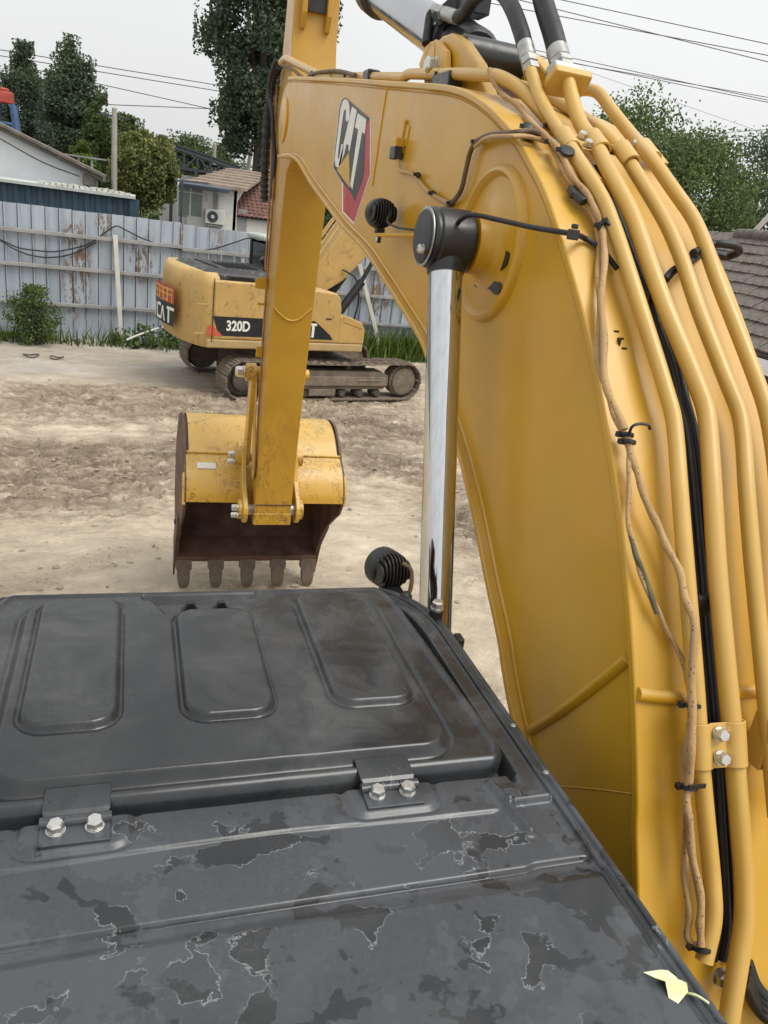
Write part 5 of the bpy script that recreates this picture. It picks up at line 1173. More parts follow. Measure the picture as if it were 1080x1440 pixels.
# bands round pipe 1
for (px, py) in ((778, 178), (797, 212), (862, 312)):
    q = atx(px, py, 1.035) if py < 200 else F(px, py, .05); tie(q, (.1, .6, -.8), .0175)
m = MB(); m.tube(catmull([F(884, 612, .045), F(889, 600, .06), F(900, 596, .065), F(912, 598, .065), F(914, 604, .06)], 5), .003, 6); m.build('tie_tail', M['rubber'], EX, smooth=60)
m = MB(); m.bar(F(968, 1107, .07), F(992, 1105, .075), .004, .008); m.build('tie_tail', M['rubber'], EX, smooth=0)
p = F(805, 270, .02); m = MB(); m.box(p, (.018, .03, .018), Matrix.Rotation(.6, 3, 'X')); m.tube([p, p+Vector((.012, -.04, -.02))], .010, 10); m.build('connector', M['cap_black'], EX, smooth=30, bevel=.003)
p = F(745, 190, .012); m = MB(); m.box(p, (.04, .035, .02)); m.build('connector', M['cap_black'], EX, smooth=0, bevel=.006)
# ---- arm cylinder, its ears and hoses
c0 = atx(662, 78, 1.17); c1_ = atx(560, 8, 1.17); cdv = (c1_-c0).normalized()
CB = Vector((1.17, c0.y-.30, c0.z-.02)); CB = c0-cdv*.42
m = MB(); m.lathe(c0-cdv*.05, cdv, [(0, .085), (.02, .098), (.14, .098), (.15, .09)], 32); acyl = m.build('arm_cylinder', M['cap_black'], EX, smooth=40)
m = MB(); m.tube([c0+cdv*.08, c0+cdv*1.42], .088, 40); m.build('barrel', M['barrel_steel'], acyl, smooth=60)
m = MB(); m.lathe(c0+cdv*1.38, cdv, [(0, .09), (.02, .112), (.16, .112), (.2, .1)], 36); m.build('gland', M['cap_black'], acyl, smooth=40)
m = MB(); m.tube([c0+cdv*1.5, c0+cdv*2.9], .05, 28); m.build('rod', M['chrome'], acyl, smooth=60)
pinc = atx(690, 82, 1.17)
m = MB(); m.cyl((1.06, pinc.y, pinc.z), (1.28, pinc.y, pinc.z), .056, 32); m.bar(pinc, c0, .15, .10); m.build('eye', M['cap_black'], acyl, smooth=40)
ear = [(600, 112), (594, 96), (603, 70), (622, 50), (634, 46), (648, 56), (668, 86), (694, 118)]
for xe in (1.015, 1.285):
    q = [yz(atx(a, b, 1.015)) for a, b in ear]; q[0] = (q[0][0], q[0][1]-.05); q[-1] = (q[-1][0], q[-1][1]-.06); m = MB(); m.prism(q, lambda u, v, d: Vector((d, u, v)), xe, xe+.045); m.build('cylinder_ear', M['yellow'], boom, smooth=0, bevel=.008)
ep = atx(616, 84, .995); m = MB(); m.prism([yz(atx(a, b, .995)) for a, b in ((595, 108), (593, 90), (602, 66), (616, 56), (629, 72), (630, 104))], lambda u, v, d: Vector((d, u, v)), .985, 1.008); m.lathe((.985, *yz(atx(604, 82, .985))), (-1, 0, 0), [(0, .052), (.003, .05), (.003, .043), (.001, .04)], 28); keep = m.build('pin_retainer', M['yellow'], boom, smooth=30, bevel=.003)
inst('bolt', hexbolt_mesh('bolt_pin', M['zinc'], .026, .034), place(atx(614, 93, .985), (-1, 0, 0)), EX)
# black clamp bracket on the cylinder and hose fittings
m = MB(); q = c0+cdv*.16; m.lathe(q, cdv, [(0, .092), (.002, .104), (.05, .104), (.052, .092)], 32); m.bar(q+Vector((-.10, 0, .06)), q+Vector((-.02, -.05, .15)), .05, .05); m.box(q+Vector((.0, -.10, .12)), (.10, .10, .07)); m.build('port_block', M['cap_black'], acyl, smooth=30, bevel=.004)
def ferrule(a, b, r, name='hose_fitting'):
    a, b = Vector(a), Vector(b); d = (b-a).normalized(); L_ = (b-a).length; m = MB()
    m.lathe(a, d, [(0, r*.95), (L_*.05, r*1.1), (L_*.5, r*1.1), (L_*.55, r*.92)], 20); m.lathe(a+d*L_*.55, d, [(0, r*1.15), (L_*.2, r*1.15), (L_*.22, r*.95), (L_*.26, r*1.12), (L_*.45, r*1.12)], 6); return m.build(name, M['steel'], EX, smooth=30)
ferrule(atx(738, 62, 1.035), atx(748, 102, 1.035), .0215)
hose([atx(738, 64, 1.035), atx(733, 45, 1.035), atx(722, 15, 1.04), atx(708, -8, 1.05), atx(690, -16, 1.06), atx(668, -3, 1.07), atx(654, 18, 1.08), atx(645, 24, 1.08)], .0235, n=14)
ferrule(atx(643, 25, 1.08), atx(612, 14, 1.08), .0215)
hose([atx(613, 15, 1.08), atx(606, 22, 1.07), atx(603, 40, 1.06), atx(600, 62, 1.05)], .019, n=12)
ferrule(atx(783, 70, 1.105), atx(793, 102, 1.105), .0275)
hose([atx(784, 72, 1.105), atx(777, 45, 1.105), atx(766, 10, 1.105), atx(756, -30, 1.11), atx(742, -80, 1.12), atx(700, -130, 1.13), atx(650, -130, 1.15), atx(610, -90, 1.16)], .029, n=14)
a, b = atx(793, 100, 1.105), atx(800, 128, 1.105); d = (b-a).normalized(); m = MB(); rt = Vector((1, 0, 0)); up_ = d.cross(rt)
m.prism([(-.045, -.03), (.045, -.03), (.055, 0), (.045, .03), (-.045, .03), (-.055, 0)], lambda u, v, dd: a+rt*u+up_*v+d*dd, .0, .03); m.build('flange_block', M['steel'], EX, smooth=0, bevel=.006)
m = MB(); m.prism([(-.055, -.04), (.055, -.04), (.062, 0), (.055, .04), (-.055, .04), (-.062, 0)], lambda u, v, dd: a+rt*u+up_*v+d*dd, .031, .055); m.build('flange_block', M['yellow_pipe'], EX, smooth=0, bevel=.006)
# ---- arm (stick) ---------------------------------------------------------------------------------
AX0, AX1 = 1.015, 1.327
rear = [yz(aty(409, 0, 5.97)), (5.951, 4.792), (5.80, 4.45)]
front_px = [(402, 0), (398, 30), (392, 80)]
armp = [(6.02, 5.75), (5.99, 5.30), (5.951, 4.80), (5.86, 4.52), (5.55, 4.40), (5.40, 4.25), (5.52, 4.08), (5.775, 3.96), (5.82, 3.74), (5.86, 3.357), (5.897, 3.044), (5.932, 2.66), (5.987, 2.068), (6.01, 1.57), (6.03, 1.22), (6.06, 1.17),
        (6.24, 1.17), (6.27, 1.3), (6.24, 1.7), (6.22, 2.2), (6.215, 2.9), (6.22, 3.5), (6.32, 4.0), (6.34, 4.4), (6.28, 4.8), (6.22, 5.3), (6.2, 5.75)]
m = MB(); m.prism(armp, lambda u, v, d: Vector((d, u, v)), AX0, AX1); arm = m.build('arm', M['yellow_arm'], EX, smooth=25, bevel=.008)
# lips of the side plates standing proud of the rear plate
rearl = [(5.775, 3.96), (5.82, 3.74), (5.86, 3.357), (5.897, 3.044), (5.932, 2.66), (5.987, 2.068), (6.01, 1.57), (6.025, 1.30)]
for xs in (AX0, AX1-.014):
    m = MB(); m.prism(rearl+[(a+.03, b) for a, b in reversed(rearl)], lambda u, v, d: Vector((d, u, v)), xs-.0, xs+.014); 
m = MB(); P = [aty(384, 430, 5.893), aty(392, 440, 5.895), aty(403, 449, 5.90), aty(411, 451, 5.90), aty(420, 449, 5.90), aty(430, 441, 5.895), aty(439, 433, 5.893)]; m.tube(catmull(P, 4), .007, 7); m.build('weld_bead', M['yellow'], arm, smooth=60)
# top ribs and the painted shade of the recess between them
for (px0, px1) in ((424, 431), (459, 466)):
    a, b = aty(px0, 20, 5.93), aty(px1, 20, 5.93); m = MB(); m.prism([(5.99, 5.7), (5.93, 5.68), (5.895, 4.95), (5.93, 4.86), (5.97, 4.86)], lambda u, v, d: Vector((d, u, v)), a.x, b.x); m.build('rib', M['yellow_arm'], arm, smooth=0, bevel=.006)
a, b = aty(433, 10, 5.95), aty(458, 10, 5.95); m = MB(); m.prism([(5.985, 5.5), (5.975, 5.5), (5.935, 4.97), (5.96, 4.97)], lambda u, v, d: Vector((d, u, v)), a.x, b.x); m.build('recess_shade', M['cap_black'], arm, smooth=0)  # dark plate painted in as the shade of the recess
# end collar near the bucket
m = MB(); m.box(((AX0+AX1)/2, 6.14, 1.235), (AX1-AX0+.012, .24, .11)); m.build('end_collar', M['yellow_arm'], arm, smooth=0, bevel=.01)
m = MB(); m.box(((AX0+AX1)/2, 6.022, 1.365), (AX1-AX0-.01, .008, .012)); m.build('end_seam', M['bucket_rust'], arm, smooth=0)
# little pipes and tabs on the left face
for dx, Y_, pts in ((0, 6.12, [(388, 120), (387, 200), (383, 290), (377, 370), (372, 440), (367, 520), (362, 600), (358, 665)]), (0, 6.18, [(384, 118), (382, 200), (378, 300), (373, 380)])):
    m = MB(); m.tube(catmull([atx(px, py, AX0-.014) for px, py in pts], 5), .0085, 8); m.build('lubrication_pipe', simple('rusty_pipe%d' % len(pts), (.30, .15, .05), .5, var=.3, nscale=9), arm, smooth=60)
for (px, py, w, h) in ((366, 399, .10, .075), (372, 428, .07, .02), (357, 494, .05, .085), (381, 393, .07, .02)):
    q = aty(px, py, 6.2); m = MB(); m.box((AX0-.012-w*.35, q.y, q.z), (w, .02, h)); m.build('tab', M['yellow'], arm, smooth=0, bevel=.003)
# corrugated black conduit in front of the arm
P = catmull([aty(392, 92, 6.2), aty(384, 112, 6.35), aty(378, 150, 6.42), aty(374, 200, 6.45), aty(372, 250, 6.45), aty(372, 284, 6.42)], 16); m = MB(); rr_ = [.034 if (i//2) % 2 == 0 else .027 for i in range(len(P))]; m.tube(P, rr_, 12); m.build('corrugated_conduit', M['rubber'], EX, smooth=0)
m = MB(); P = [aty(388, 84, 6.1), aty(381, 105, 6.2), aty(378, 130, 6.25), aty(383, 160, 6.2), aty(384, 190, 6.2), aty(386, 220, 6.2), aty(383, 262, 6.2), aty(382, 280, 6.2)]; m.tube(catmull(P, 5), .017, 8); m.build('hose', M['cap_black'], EX, smooth=60)
# bucket cylinder on the far side of the arm
m = MB(); m.lathe((1.17, 6.42, 4.6), (0, .05, -1), [(0, .07), (.02, .08), (1.5, .08), (1.52, .07)], 24); m.tube([(1.17, 6.49, 3.1), (1.17, 6.55, 2.42)], .045, 16); m.build('bucket_cylinder', M['yellow'], EX, smooth=40)
# ---- bucket ----------------------------------------------------------------------------------
bprof = [(6.335, 1.26), (6.345, 1.34), (6.39, 1.44), (6.47, 1.53), (6.585, 1.605), (6.615, 1.640), (6.76, 1.755), (6.92, 1.825), (7.10, 1.835), (7.32, 1.775), (7.52, 1.62), (7.66, 1.38), (7.70, 1.10), (7.64, .84), (7.50, .62), (7.32, .44), (7.16, .325)]
KX0, KX1 = .475, 1.865
sm1 = [(v.x, v.y) for v in catmull([Vector((a, b, 0)) for a, b in bprof[:5]], 5)]; sm2 = [(v.x, v.y) for v in catmull([Vector((a, b, 0)) for a, b in bprof[5:]], 5)]; bsm = sm1+sm2
def inner(pl, d):
    P = np.array(pl); t = np.gradient(P, axis=0); t /= np.linalg.norm(t, axis=1)[:, None]; nn = np.stack([t[:, 1], -t[:, 0]], 1); return [tuple(q) for q in P+nn*d]
bin_ = inner(bsm, .022)
def kx(q):     # drum bulges at the shoulders, narrows above the crease and towards the teeth
    i = bsm.index(q) if q in bsm else bin_.index(q); t = i/len(bsm); ncr = len(sm1)
    e = .018*math.sin(math.pi*min(1, i/(ncr-1))) if i < ncr else -.024
    return e
m = MB(); m.strip([(KX0-kx(q), *q) for q in bsm], [(KX1+kx(q), *q) for q in bsm]); m.strip([(KX0, *bsm[0]), (KX0, *bin_[0])], [(KX1, *bsm[0]), (KX1, *bin_[0])]); bucket = m.build('bucket', M['yellow_worn'], EX, smooth=40, fix=False); bucket['label'] = 'yellow digging bucket with rusty brown inside'
m = MB(); m.strip([(KX0, *q) for q in bin_], [(KX1, *q) for q in bin_]); m.build('bucket_lining', M['bucket_rust'], bucket, smooth=40, fix=False)
sidep = [q for q in bsm]+[(7.13, .36), (6.98, .62), (6.80, .83), (6.58, 1.00), (6.42, 1.12)]
for x0, x1 in ((KX0-.022, KX0+.002), (KX1-.002, KX1+.022)):
    m = MB(); m.prism(sidep, lambda u, v, d: Vector((d, u, v)), x0, x1); m.build('side_plate', M['bucket_rust'], bucket, smooth=0, bevel=.004)
    # rim of the side plate: yellow wear strip beside the top plate
    xm = x0 if x0 < 1 else x1
    m = MB(); rim = [(6.325, 1.24)]+bsm[:14]; rin = inner(rim, .075)
    m.prism(rim+list(reversed(rin)), lambda u, v, d: Vector((d, u, v)), xm-.012, xm+.012); m.build('rim_plate', M['yellow_worn'], bucket, smooth=0, bevel=.004)
    # side cutter
    m = MB(); m.prism([(7.20, .12), (7.05, .52), (6.83, .80), (6.80, .92), (6.95, .90), (7.18, .72), (7.30, .50)], lambda u, v, d: Vector((d, u, v)), xm-.018 if x0 < 1 else xm, xm if x0 < 1 else xm+.018); m.build('side_cutter', M['bucket_rust'], bucket, smooth=0, bevel=.004)
    inst('bolt', hexbolt_mesh('bolt_bucket', M['bucket_rust'], .028, .03), place((xm, 6.98, .80), (-1 if x0 < 1 else 1, 0, 0)), bucket)
m = MB(); m.prism([(7.13, .30), (7.11, .36), (7.36, .50), (7.40, .46)], lambda u, v, d: Vector((d, u, v)), KX0-.02, KX1+.02); m.build('cutting_lip', M['bucket_rust'], bucket, smooth=0, bevel=.006)
tm_ = MB()
# a tooth: adapter and tip, local x across, y along the tooth (down), z thickness
sec = [(0, .070, .055), (.07, .076, .055), (.14, .078, .05), (.17, .060, .045), (.21, .062, .045), (.29, .055, .036), (.325, .045, .028), (.345, .028, .016)]
vs_ = []
for y_, w, t in sec: vs_ += [(-w, y_, -t), (w, y_, -t), (w, y_, t), (-w, y_, t)]
fs_ = [(3, 2, 1, 0)]+[(4*i+k, 4*i+(k+1) % 4, 4*i+4+(k+1) % 4, 4*i+4+k) for i in range(len(sec)-1) for k in range(4)]+[tuple(4*(len(sec)-1)+k for k in range(4))]
tm_.add(vs_, fs_); tooth_me = tm_.mesh('tooth', M['tooth'], 30)
for k in range(5):
    x_ = .535+k*(1.805-.535)/4; d = Vector((0, -.28, -.96)).normalized(); xa = Vector((1, 0, 0)); za = xa.cross(d)
    Mx = Matrix((xa, d, za)).transposed().to_4x4(); Mx.translation = Vector((x_, 7.19, .355)); o = inst('tooth', tooth_me, Mx, bucket)
m = MB(); m.tube([(KX0+.004, 6.600, 1.628), (KX1-.004, 6.600, 1.628)], .013, 10); m.build('crease_strip', M['yellow_worn'], bucket, smooth=60)
# white plate
def on_prof(px, py, pr_):
    v = ray(px, py); best = None
    for i in range(len(pr_)-1):
        a, b = pr_[i], pr_[i+1]; ey, ez = b[0]-a[0], b[1]-a[1]; det = v.y*(-ez)+ey*v.z
        if abs(det) < 1e-12: continue
        ry, rz_ = a[0], a[1]-CAM_Z; t = (ry*(-ez)+ey*rz_)/det; s_ = (v.y*rz_-v.z*ry)/det
        if 0 <= s_ <= 1 and t > 0 and (best is None or t < best): best = t
    return CAM+v*best
m = MB(); a = [on_prof(277, 651, bsm), on_prof(303, 652, bsm), on_prof(304, 660, bsm), on_prof(278, 659, bsm)]
nrm = Vector((0, -.62, .78)); m.add([p+nrm*.012 for p in a]+[p-nrm*.02 for p in a], [(0, 1, 2, 3), (7, 6, 5, 4), (0, 4, 5, 1), (1, 5, 6, 2), (2, 6, 7, 3), (3, 7, 4, 0)]); m.build('number_plate', M['ivory'], bucket, smooth=0)
# ears, pins and linkage
def plate(name, pts, x0, x1, parent, mat='yellow_worn', bevel=.006): m = MB(); m.prism(pts, lambda u, v, d: Vector((d, u, v)), x0, x1); return m.build(name, M[mat], parent, smooth=20, bevel=bevel)
def ring(c, r, a0=0, a1=2*math.pi, n=14): return [(c[0]+r*math.cos(a0+(a1-a0)*i/n), c[1]+r*math.sin(a0+(a1-a0)*i/n)) for i in range(n+1)]
BP_ = (6.15, 1.275); LP = (6.43, 1.66); IP = (6.36, 2.42); AP = (6.05, 1.95)
for x0, x1 in ((.925, .965), (1.377, 1.417)):
    ear_ = ring(BP_, .115, math.pi*.75, math.pi*1.75, 8)+[(6.36, 1.30), (6.42, 1.46), (6.60, 1.62), (6.70, 1.72)]+ring(LP, .095, .2, math.pi*.95, 8)+[(6.25, 1.50)]
    e = plate('bucket_ear', ear_, x0, x1, bucket)
    s = -1 if x0 < 1.17 else 1; xo = x0 if s < 0 else x1
    m = MB(); m.lathe((xo, *BP_), (s, 0, 0), [(0, .085), (.03, .085), (.035, .07)], 24); m.build('pin_boss', M['yellow_worn'], bucket, smooth=40)
    m = MB(); m.lathe((xo, *LP), (s, 0, 0), [(0, .075), (.05, .075), (.055, .06)], 24); m.build('pin_boss', M['yellow_worn'], bucket, smooth=40)
    if s < 0:
        for (c_, dx) in ((BP_, .036), (LP, .056)):
            inst('bolt', hexbolt_mesh('bolt_link', M['zinc'], .032, .045), place((xo-dx, c_[0]-.02, c_[1]+.02), (-1, 0, 0)), bucket)
            inst('bolt', hexbolt_mesh('bolt_link2', M['zinc'], .026, .05), place((xo-dx, c_[0]-.05, c_[1]-.035), (-1, 0, 0)), bucket)
def bar_link(name, A, B, r, x0, x1):
    A, B = Vector(A), Vector(B); d = (B-A).normalized(); nrm = Vector((-d.y, d.x)); a0 = math.atan2(d.y, d.x)
    pts = ring(B, r, a0-math.pi/2, a0+math.pi/2, 10)+ring(A, r, a0+math.pi/2, a0+math.pi*1.5, 10)
    return plate(name, pts, x0, x1, EX)
for s, (xa, xb) in ((-1, (.955, .995)), (1, (1.347, 1.387))):
    lk_ = bar_link('bucket_link', IP, LP, .075, xa, xb); l2 = bar_link('idler_link', IP, (6.14, 1.62), .06, xa+.042*(1 if s < 0 else -1)-.006, xa+.042*(1 if s < 0 else -1)+.006)
m = MB(); m.cyl((.90, *IP), (1.44, *IP), .05, 20); m.lathe((.955, *IP), (-1, 0, 0), [(0, .075), (.04, .075), (.045, .05)], 20); lp = m.build('link_pin', M['yellow_worn'], EX, smooth=40)
inst('bolt', hexbolt_mesh('bolt_link3', M['zinc'], .045, .06), place((.90, IP[0]-.01, IP[1]), (-1, 0, 0)), lp)
for c_, r_ in ((BP_, .05), (LP, .045)): MB().cyl((.93, *c_), (1.41, *c_), r_, 20).build('bucket_pin', M['steel'], EX, smooth=40)
# leaf on the roof
q = [atz(px, py, ROOF+.006) for px, py in ((903, 1372), (925, 1374), (938, 1368), (955, 1376), (963, 1390), (964, 1404), (952, 1414), (940, 1406), (932, 1390), (918, 1382))]
m = MB(); c_ = sum(q, Vector())/len(q); nv = len(q)
topv = [p+Vector((0, 0, .007*math.sin(i*1.7)+.006)) for i, p in enumerate(q)]+[c_+Vector((0, 0, .009))]
m.add(topv, [(i, (i+1) % nv, nv) for i in range(nv)]); m.add([p-Vector((0, 0, .0006)) for p in topv], [((i+1) % nv, i, nv) for i in range(nv)])
root = empty('fallen_leaf', (c_.x, c_.y, ROOF)); tag(root, 'pale yellow-green leaf lying on the black cab roof edge', 'leaf')
lm = NT('pale_leaf'); lm.set(Base_Color=lm.mix(lm.ramp(lm.noise(60, 4), [(.35, 0), (.7, 1)]), (.56, .60, .30), (.70, .72, .46)), Roughness=.6)
m.build('blade', lm.m, root, smooth=60, fix=False)
m = MB(); m.tube(catmull([atz(963, 1396, ROOF+.01), atz(980, 1400, ROOF+.016), atz(997, 1411, ROOF+.018)], 5), .0016, 6); m.build('stalk', lm.m, root, smooth=60)
# ------------------------------------------------------------------ the parked older excavator
S2 = 1.03
DG = empty('excavator', (3.60, 16.8, 0), R(14)); tag(DG, 'older yellow excavator with muddy tracks parked before the fence', 'excavator')
def b2(m, name, mat, parent=None, **k): return m.build(name, M[mat] if isinstance(mat, str) else mat, parent or DG, ws=False, **k)
WH = .40; LC = 1.87
def loop_pt(s, rad):
    L_ = 2*LC; per = 2*L_+2*math.pi*rad; s = s % per
    if s < L_: return Vector((-LC+s, 0, WH+rad)), Vector((1, 0, 0)), Vector((0, 0, 1))
    s -= L_
    if s < math.pi*rad: t = s/rad; return Vector((LC+rad*math.sin(t), 0, WH+rad*math.cos(t))), Vector((math.cos(t), 0, -math.sin(t))), Vector((math.sin(t), 0, math.cos(t)))
    s -= math.pi*rad
    if s < L_: return Vector((LC-s, 0, WH-rad)), Vector((-1, 0, 0)), Vector((0, 0, -1))
    s -= L_; t = s/rad; return Vector((-LC-rad*math.sin(t), 0, WH-rad*math.cos(t))), Vector((-math.cos(t), 0, math.sin(t))), Vector((-math.sin(t), 0, -math.cos(t)))
RAD = .375; PER = 4*LC+2*math.pi*RAD; NS = 49; PT = PER/NS
sh = MB(); prof = [(-PT*.49, 0), (PT*.50, 0), (PT*.50, .016), (PT*.36, .018), (PT*.33, .042), (PT*.27, .042), (PT*.22, .018), (PT*.05, .016), (PT*.02, .036), (-PT*.04, .036), (-PT*.07, .016), (-PT*.30, .016), (-PT*.33, .034), (-PT*.40, .034), (-PT*.44, .014), (-PT*.49, .012)]
sh.prism(prof, lambda u, v, d: Vector((u, d, v)), -.30, .30); shoe_me = sh.mesh('track_shoe', M['mud_steel'], 25)
for side in (-1, 1):
    yc = side*1.19
    m = MB(); m.prism([(-1.55, .22), (1.35, .22), (1.45, .30), (1.45, .52), (1.30, .60), (-1.35, .62), (-1.55, .50)], lambda u, v, d: Vector((u, d, v)), yc-.21, yc+.21); m.box((-.05, yc+side*.235, .40), (2.95, .05, .2)); m.box((.95, yc+side*.25, .42), (.55, .05, .05))
    fr = b2(m, 'track_frame', 'mud_steel', smooth=0, bevel=.015)
    for k in range(NS):
        p, t, nn = loop_pt(k*PT, RAD); 
        if nn.z > .9: p.z -= .035*math.sin(math.pi*(p.x+LC)/(2*LC))**2*(1 if abs(p.x) < LC else 0)
        Mx = Matrix((t, Vector((0, 1, 0)), nn)).transposed()
        if Mx.determinant() < 0: Mx = Matrix((t, Vector((0, -1, 0)), nn)).transposed()
        Mx = Mx.to_4x4(); Mx.translation = p+Vector((0, yc, 0)); inst('track_shoe', shoe_me, Mx, fr)
    m = MB(); m.lathe((LC, yc-side*.20, WH), (0, side, 0), [(0, .30), (.1, .34), (.34, .34), (.36, .30), (.42, .29), (.44, .18)], 30); b2(m, 'idler', 'mud_steel', fr, smooth=40)
    m = MB(); m.lathe((-LC, yc-side*.20, WH), (0, side, 0), [(0, .30), (.1, .33), (.28, .33), (.30, .24), (.40, .22), (.44, .14)], 30); b2(m, 'sprocket', 'mud_dark', fr, smooth=40)
    for k in range(7):
        x_ = -1.35+k*.43; m = MB(); m.lathe((x_, yc-side*.1, .12), (0, side, 0), [(0, .08), (.1, .1), (.25, .1), (.3, .06)], 16); b2(m, 'roller', 'mud_dark', fr, smooth=40)
    for x_ in (-.6, .5):
        m = MB(); m.cyl((x_, yc-.12, .66), (x_, yc+.2, .66), .06, 14); b2(m, 'carrier_roller', 'mud_dark', fr, smooth=40)
    m = MB(); m.box((-.15, yc+side*.24, .16), (.62, .05, .14)); b2(m, 'track_guard', 'mud_steel', fr, smooth=0, bevel=.01)
    # caked mud along the upper run
    mm = MB()
    for k in range(140):
        x_ = random.uniform(-1.6, 1.9); y_ = yc+random.uniform(-.33, .30); zz = .79-.03*math.sin(math.pi*(x_+LC)/(2*LC)); s_ = random.uniform(.02, .075)
        mm.add([(x_+p[0]*s_*1.5, y_+p[1]*s_, zz+p[2]*s_*.4) for p in ico], icf)
    o = b2(mm, 'caked_mud', 'mud_steel', fr, smooth=80, fix=False); o['kind'] = 'stuff'
m = MB(); m.box((0, 0, .55), (1.9, 1.9, .42)); m.box((.8, 0, .5), (.5, 2.2, .34)); m.box((-.8, 0, .5), (.5, 2.2, .34)); b2(m, 'car_body', 'mud_dark', smooth=0, bevel=.05)
m = MB(); m.lathe((0, 0, .76), (0, 0, 1), [(0, .72), (.1, .72), (.1, .66), (.26, .66)], 36); b2(m, 'slew_ring', 'mud_dark', smooth=30)
HX = -.84
def b2(m, name, mat, parent=None, **k):
    if parent is None or parent.get('house'):
        m.v = [(x+HX, y, z) for x, y, z in m.v]
    o = m.build(name, M[mat] if isinstance(mat, str) else mat, parent or DG, ws=False, **k); return o
Z0, ZT = 1.0, 2.36; YR = 1.36
m = MB(); m.prism([(-1.8, -YR), (1.55, -YR), (1.62, -YR+.07), (1.62, YR), (-1.8, YR)], lambda u, v, d: Vector((u, v, d)), Z0, Z0+.17); b2(m, 'deck', simple('tan_dusty_deck', (.42, .30, .14), .6, var=.15, nscale=3, dirt=(.6, (.30, .23, .15))), smooth=0, bevel=.03)
# counterweight: plan outline with a curved tail, chamfered top
pl = [(-1.72, -YR), (-1.95, -YR+.05), (-2.10, -YR+.33), (-2.22, -.55), (-2.26, 0), (-2.22, .55), (-2.10, YR-.33), (-1.95, YR-.05), (-1.72, YR)]
pl = [(v.x, v.y) for v in catmull([Vector((a, b, 0)) for a, b in pl], 4)]
def scaled(k, dx=0): return [(-1.72+(a+1.86)*k+dx*0, b*(1-(1-k)*.35)) for a, b in pl]
lv = [(Z0-.0, .90), (Z0+.10, .985), (Z0+.24, 1.0), (ZT-.55, 1.0), (ZT-.22, .985), (ZT-.06, .90), (ZT, .74)]
m = MB(); npl = len(pl); vs_ = []; 
for z_, k in lv: vs_ += [(a, b, z_) for a, b in scaled(k)]
fs_ = [(i*npl+j, i*npl+j+1, (i+1)*npl+j+1, (i+1)*npl+j) for i in range(len(lv)-1) for j in range(npl-1)]+[tuple((len(lv)-1)*npl+j for j in range(npl)), tuple(reversed(range(npl)))]+[tuple(i*npl for i in range(len(lv)))[::-1], tuple(i*npl+npl-1 for i in range(len(lv)))]
m.add(vs_, fs_); cw = b2(m, 'counterweight', 'yellow_old', smooth=45); cw['house'] = 1
# recessed panel and seams on the right flank
m = MB(); m.box((-1.705, -YR-.001, (Z0+ZT)/2+.02), (.009, .02, ZT-Z0-.2)); b2(m, 'panel_gap', 'black', smooth=0)
m = MB(); m.box((-1.86, -YR+.030, 1.80), (.40, .02, .02), Matrix.Rotation(.13, 3, 'Z')); m.box((-1.86, -YR+.03, 1.27), (.40, .02, .015), Matrix.Rotation(.13, 3, 'Z')); b2(m, 'weight_ridge', 'yellow_old', cw, smooth=0, bevel=.004)
# tail decals: follow the curved tail
def tailpt(t, z_, off=.006):
    # t in 0..1 along the right rear quarter of the outline
    k = 0; n_ = npl-1; f = t*n_; i = min(int(f), n_-1); a = Vector((*pl[i], 0)).lerp(Vector((*pl[i+1], 0)), f-i); tg = (Vector((*pl[i+1], 0))-Vector((*pl[i], 0))).normalized(); nn = Vector((tg.y, -tg.x, 0))
    if nn.x > 0 and abs(nn.x) > .2: nn = -nn
    return a+nn*off+Vector((0, 0, z_))
def tail_patch(name, t0, t1, z0, z1, mat, off, parent=None, n_=10):
    A = [tailpt(t0+(t1-t0)*i/n_, z0, off) for i in range(n_+1)]; B = [tailpt(t0+(t1-t0)*i/n_, z1, off) for i in range(n_+1)]
    m = MB(); m.strip(A, B); return b2(m, name, mat, parent or cw, smooth=60, fix=False)
orange = simple('orange_banner', (.40, .075, .03), .55, var=.25, nscale=6, dirt=(.58, (.30, .16, .06)))
tail_patch('tail_banner', .36, .64, 1.66, 1.98, orange, .008)
tail_patch('tail_decal', .36, .64, 1.24, 1.655, M['decal_black'], .008)
gold = simple('banner_gold', (.62, .36, .10), .5, var=.2)
def stroke(t0, z0, t1, z1, w, mat, nm):
    t0, t1, w = 1-t0, 1-t1, w
    A, B = tailpt(t0, z0, .014), tailpt(t1, z1, .014); m = MB(); 
    if abs(t1-t0) < abs(z1-z0)*.3: A2, B2 = tailpt(t0+w, z0, .014), tailpt(t1+w, z1, .014)
    else: A2, B2 = tailpt(t0, z0+w*3.2, .014), tailpt(t1, z1+w*3.2, .014)
    m.add([A, B, B2, A2], [(0, 1, 2, 3)]); b2(m, nm, mat, cw, smooth=0, fix=False)
for k in range(5):       # gold strokes of the banner characters
    t = .37+k*.053
    for (a, b, c, d) in ((0, 1.68, 0, 1.93), (.045, 1.68, .045, 1.93), (0, 1.90, .05, 1.90), (0, 1.80, .05, 1.80), (0, 1.69, .05, 1.69))[:5 if k % 2 else 4]: stroke(t+a, b, t+c, d, .008, gold, 'banner_stroke')
for (a, b, c, d, w) in ((.60, 1.28, .60, 1.56, .018), (.57, 1.53, .645, 1.53, .018), (.50, 1.28, .525, 1.56, .016), (.55, 1.28, .525, 1.56, .016), (.44, 1.28, .44, 1.56, .018), (.44, 1.53, .49, 1.53, .018), (.44, 1.28, .49, 1.28, .018), (.40, 1.28, .40, 1.56, .018), (.345, 1.28, .37, 1.56, .016), (.33, 1.53, .36, 1.53, .016)): stroke(a, b, c, d, w, M['white_paint'], 'tail_letter')
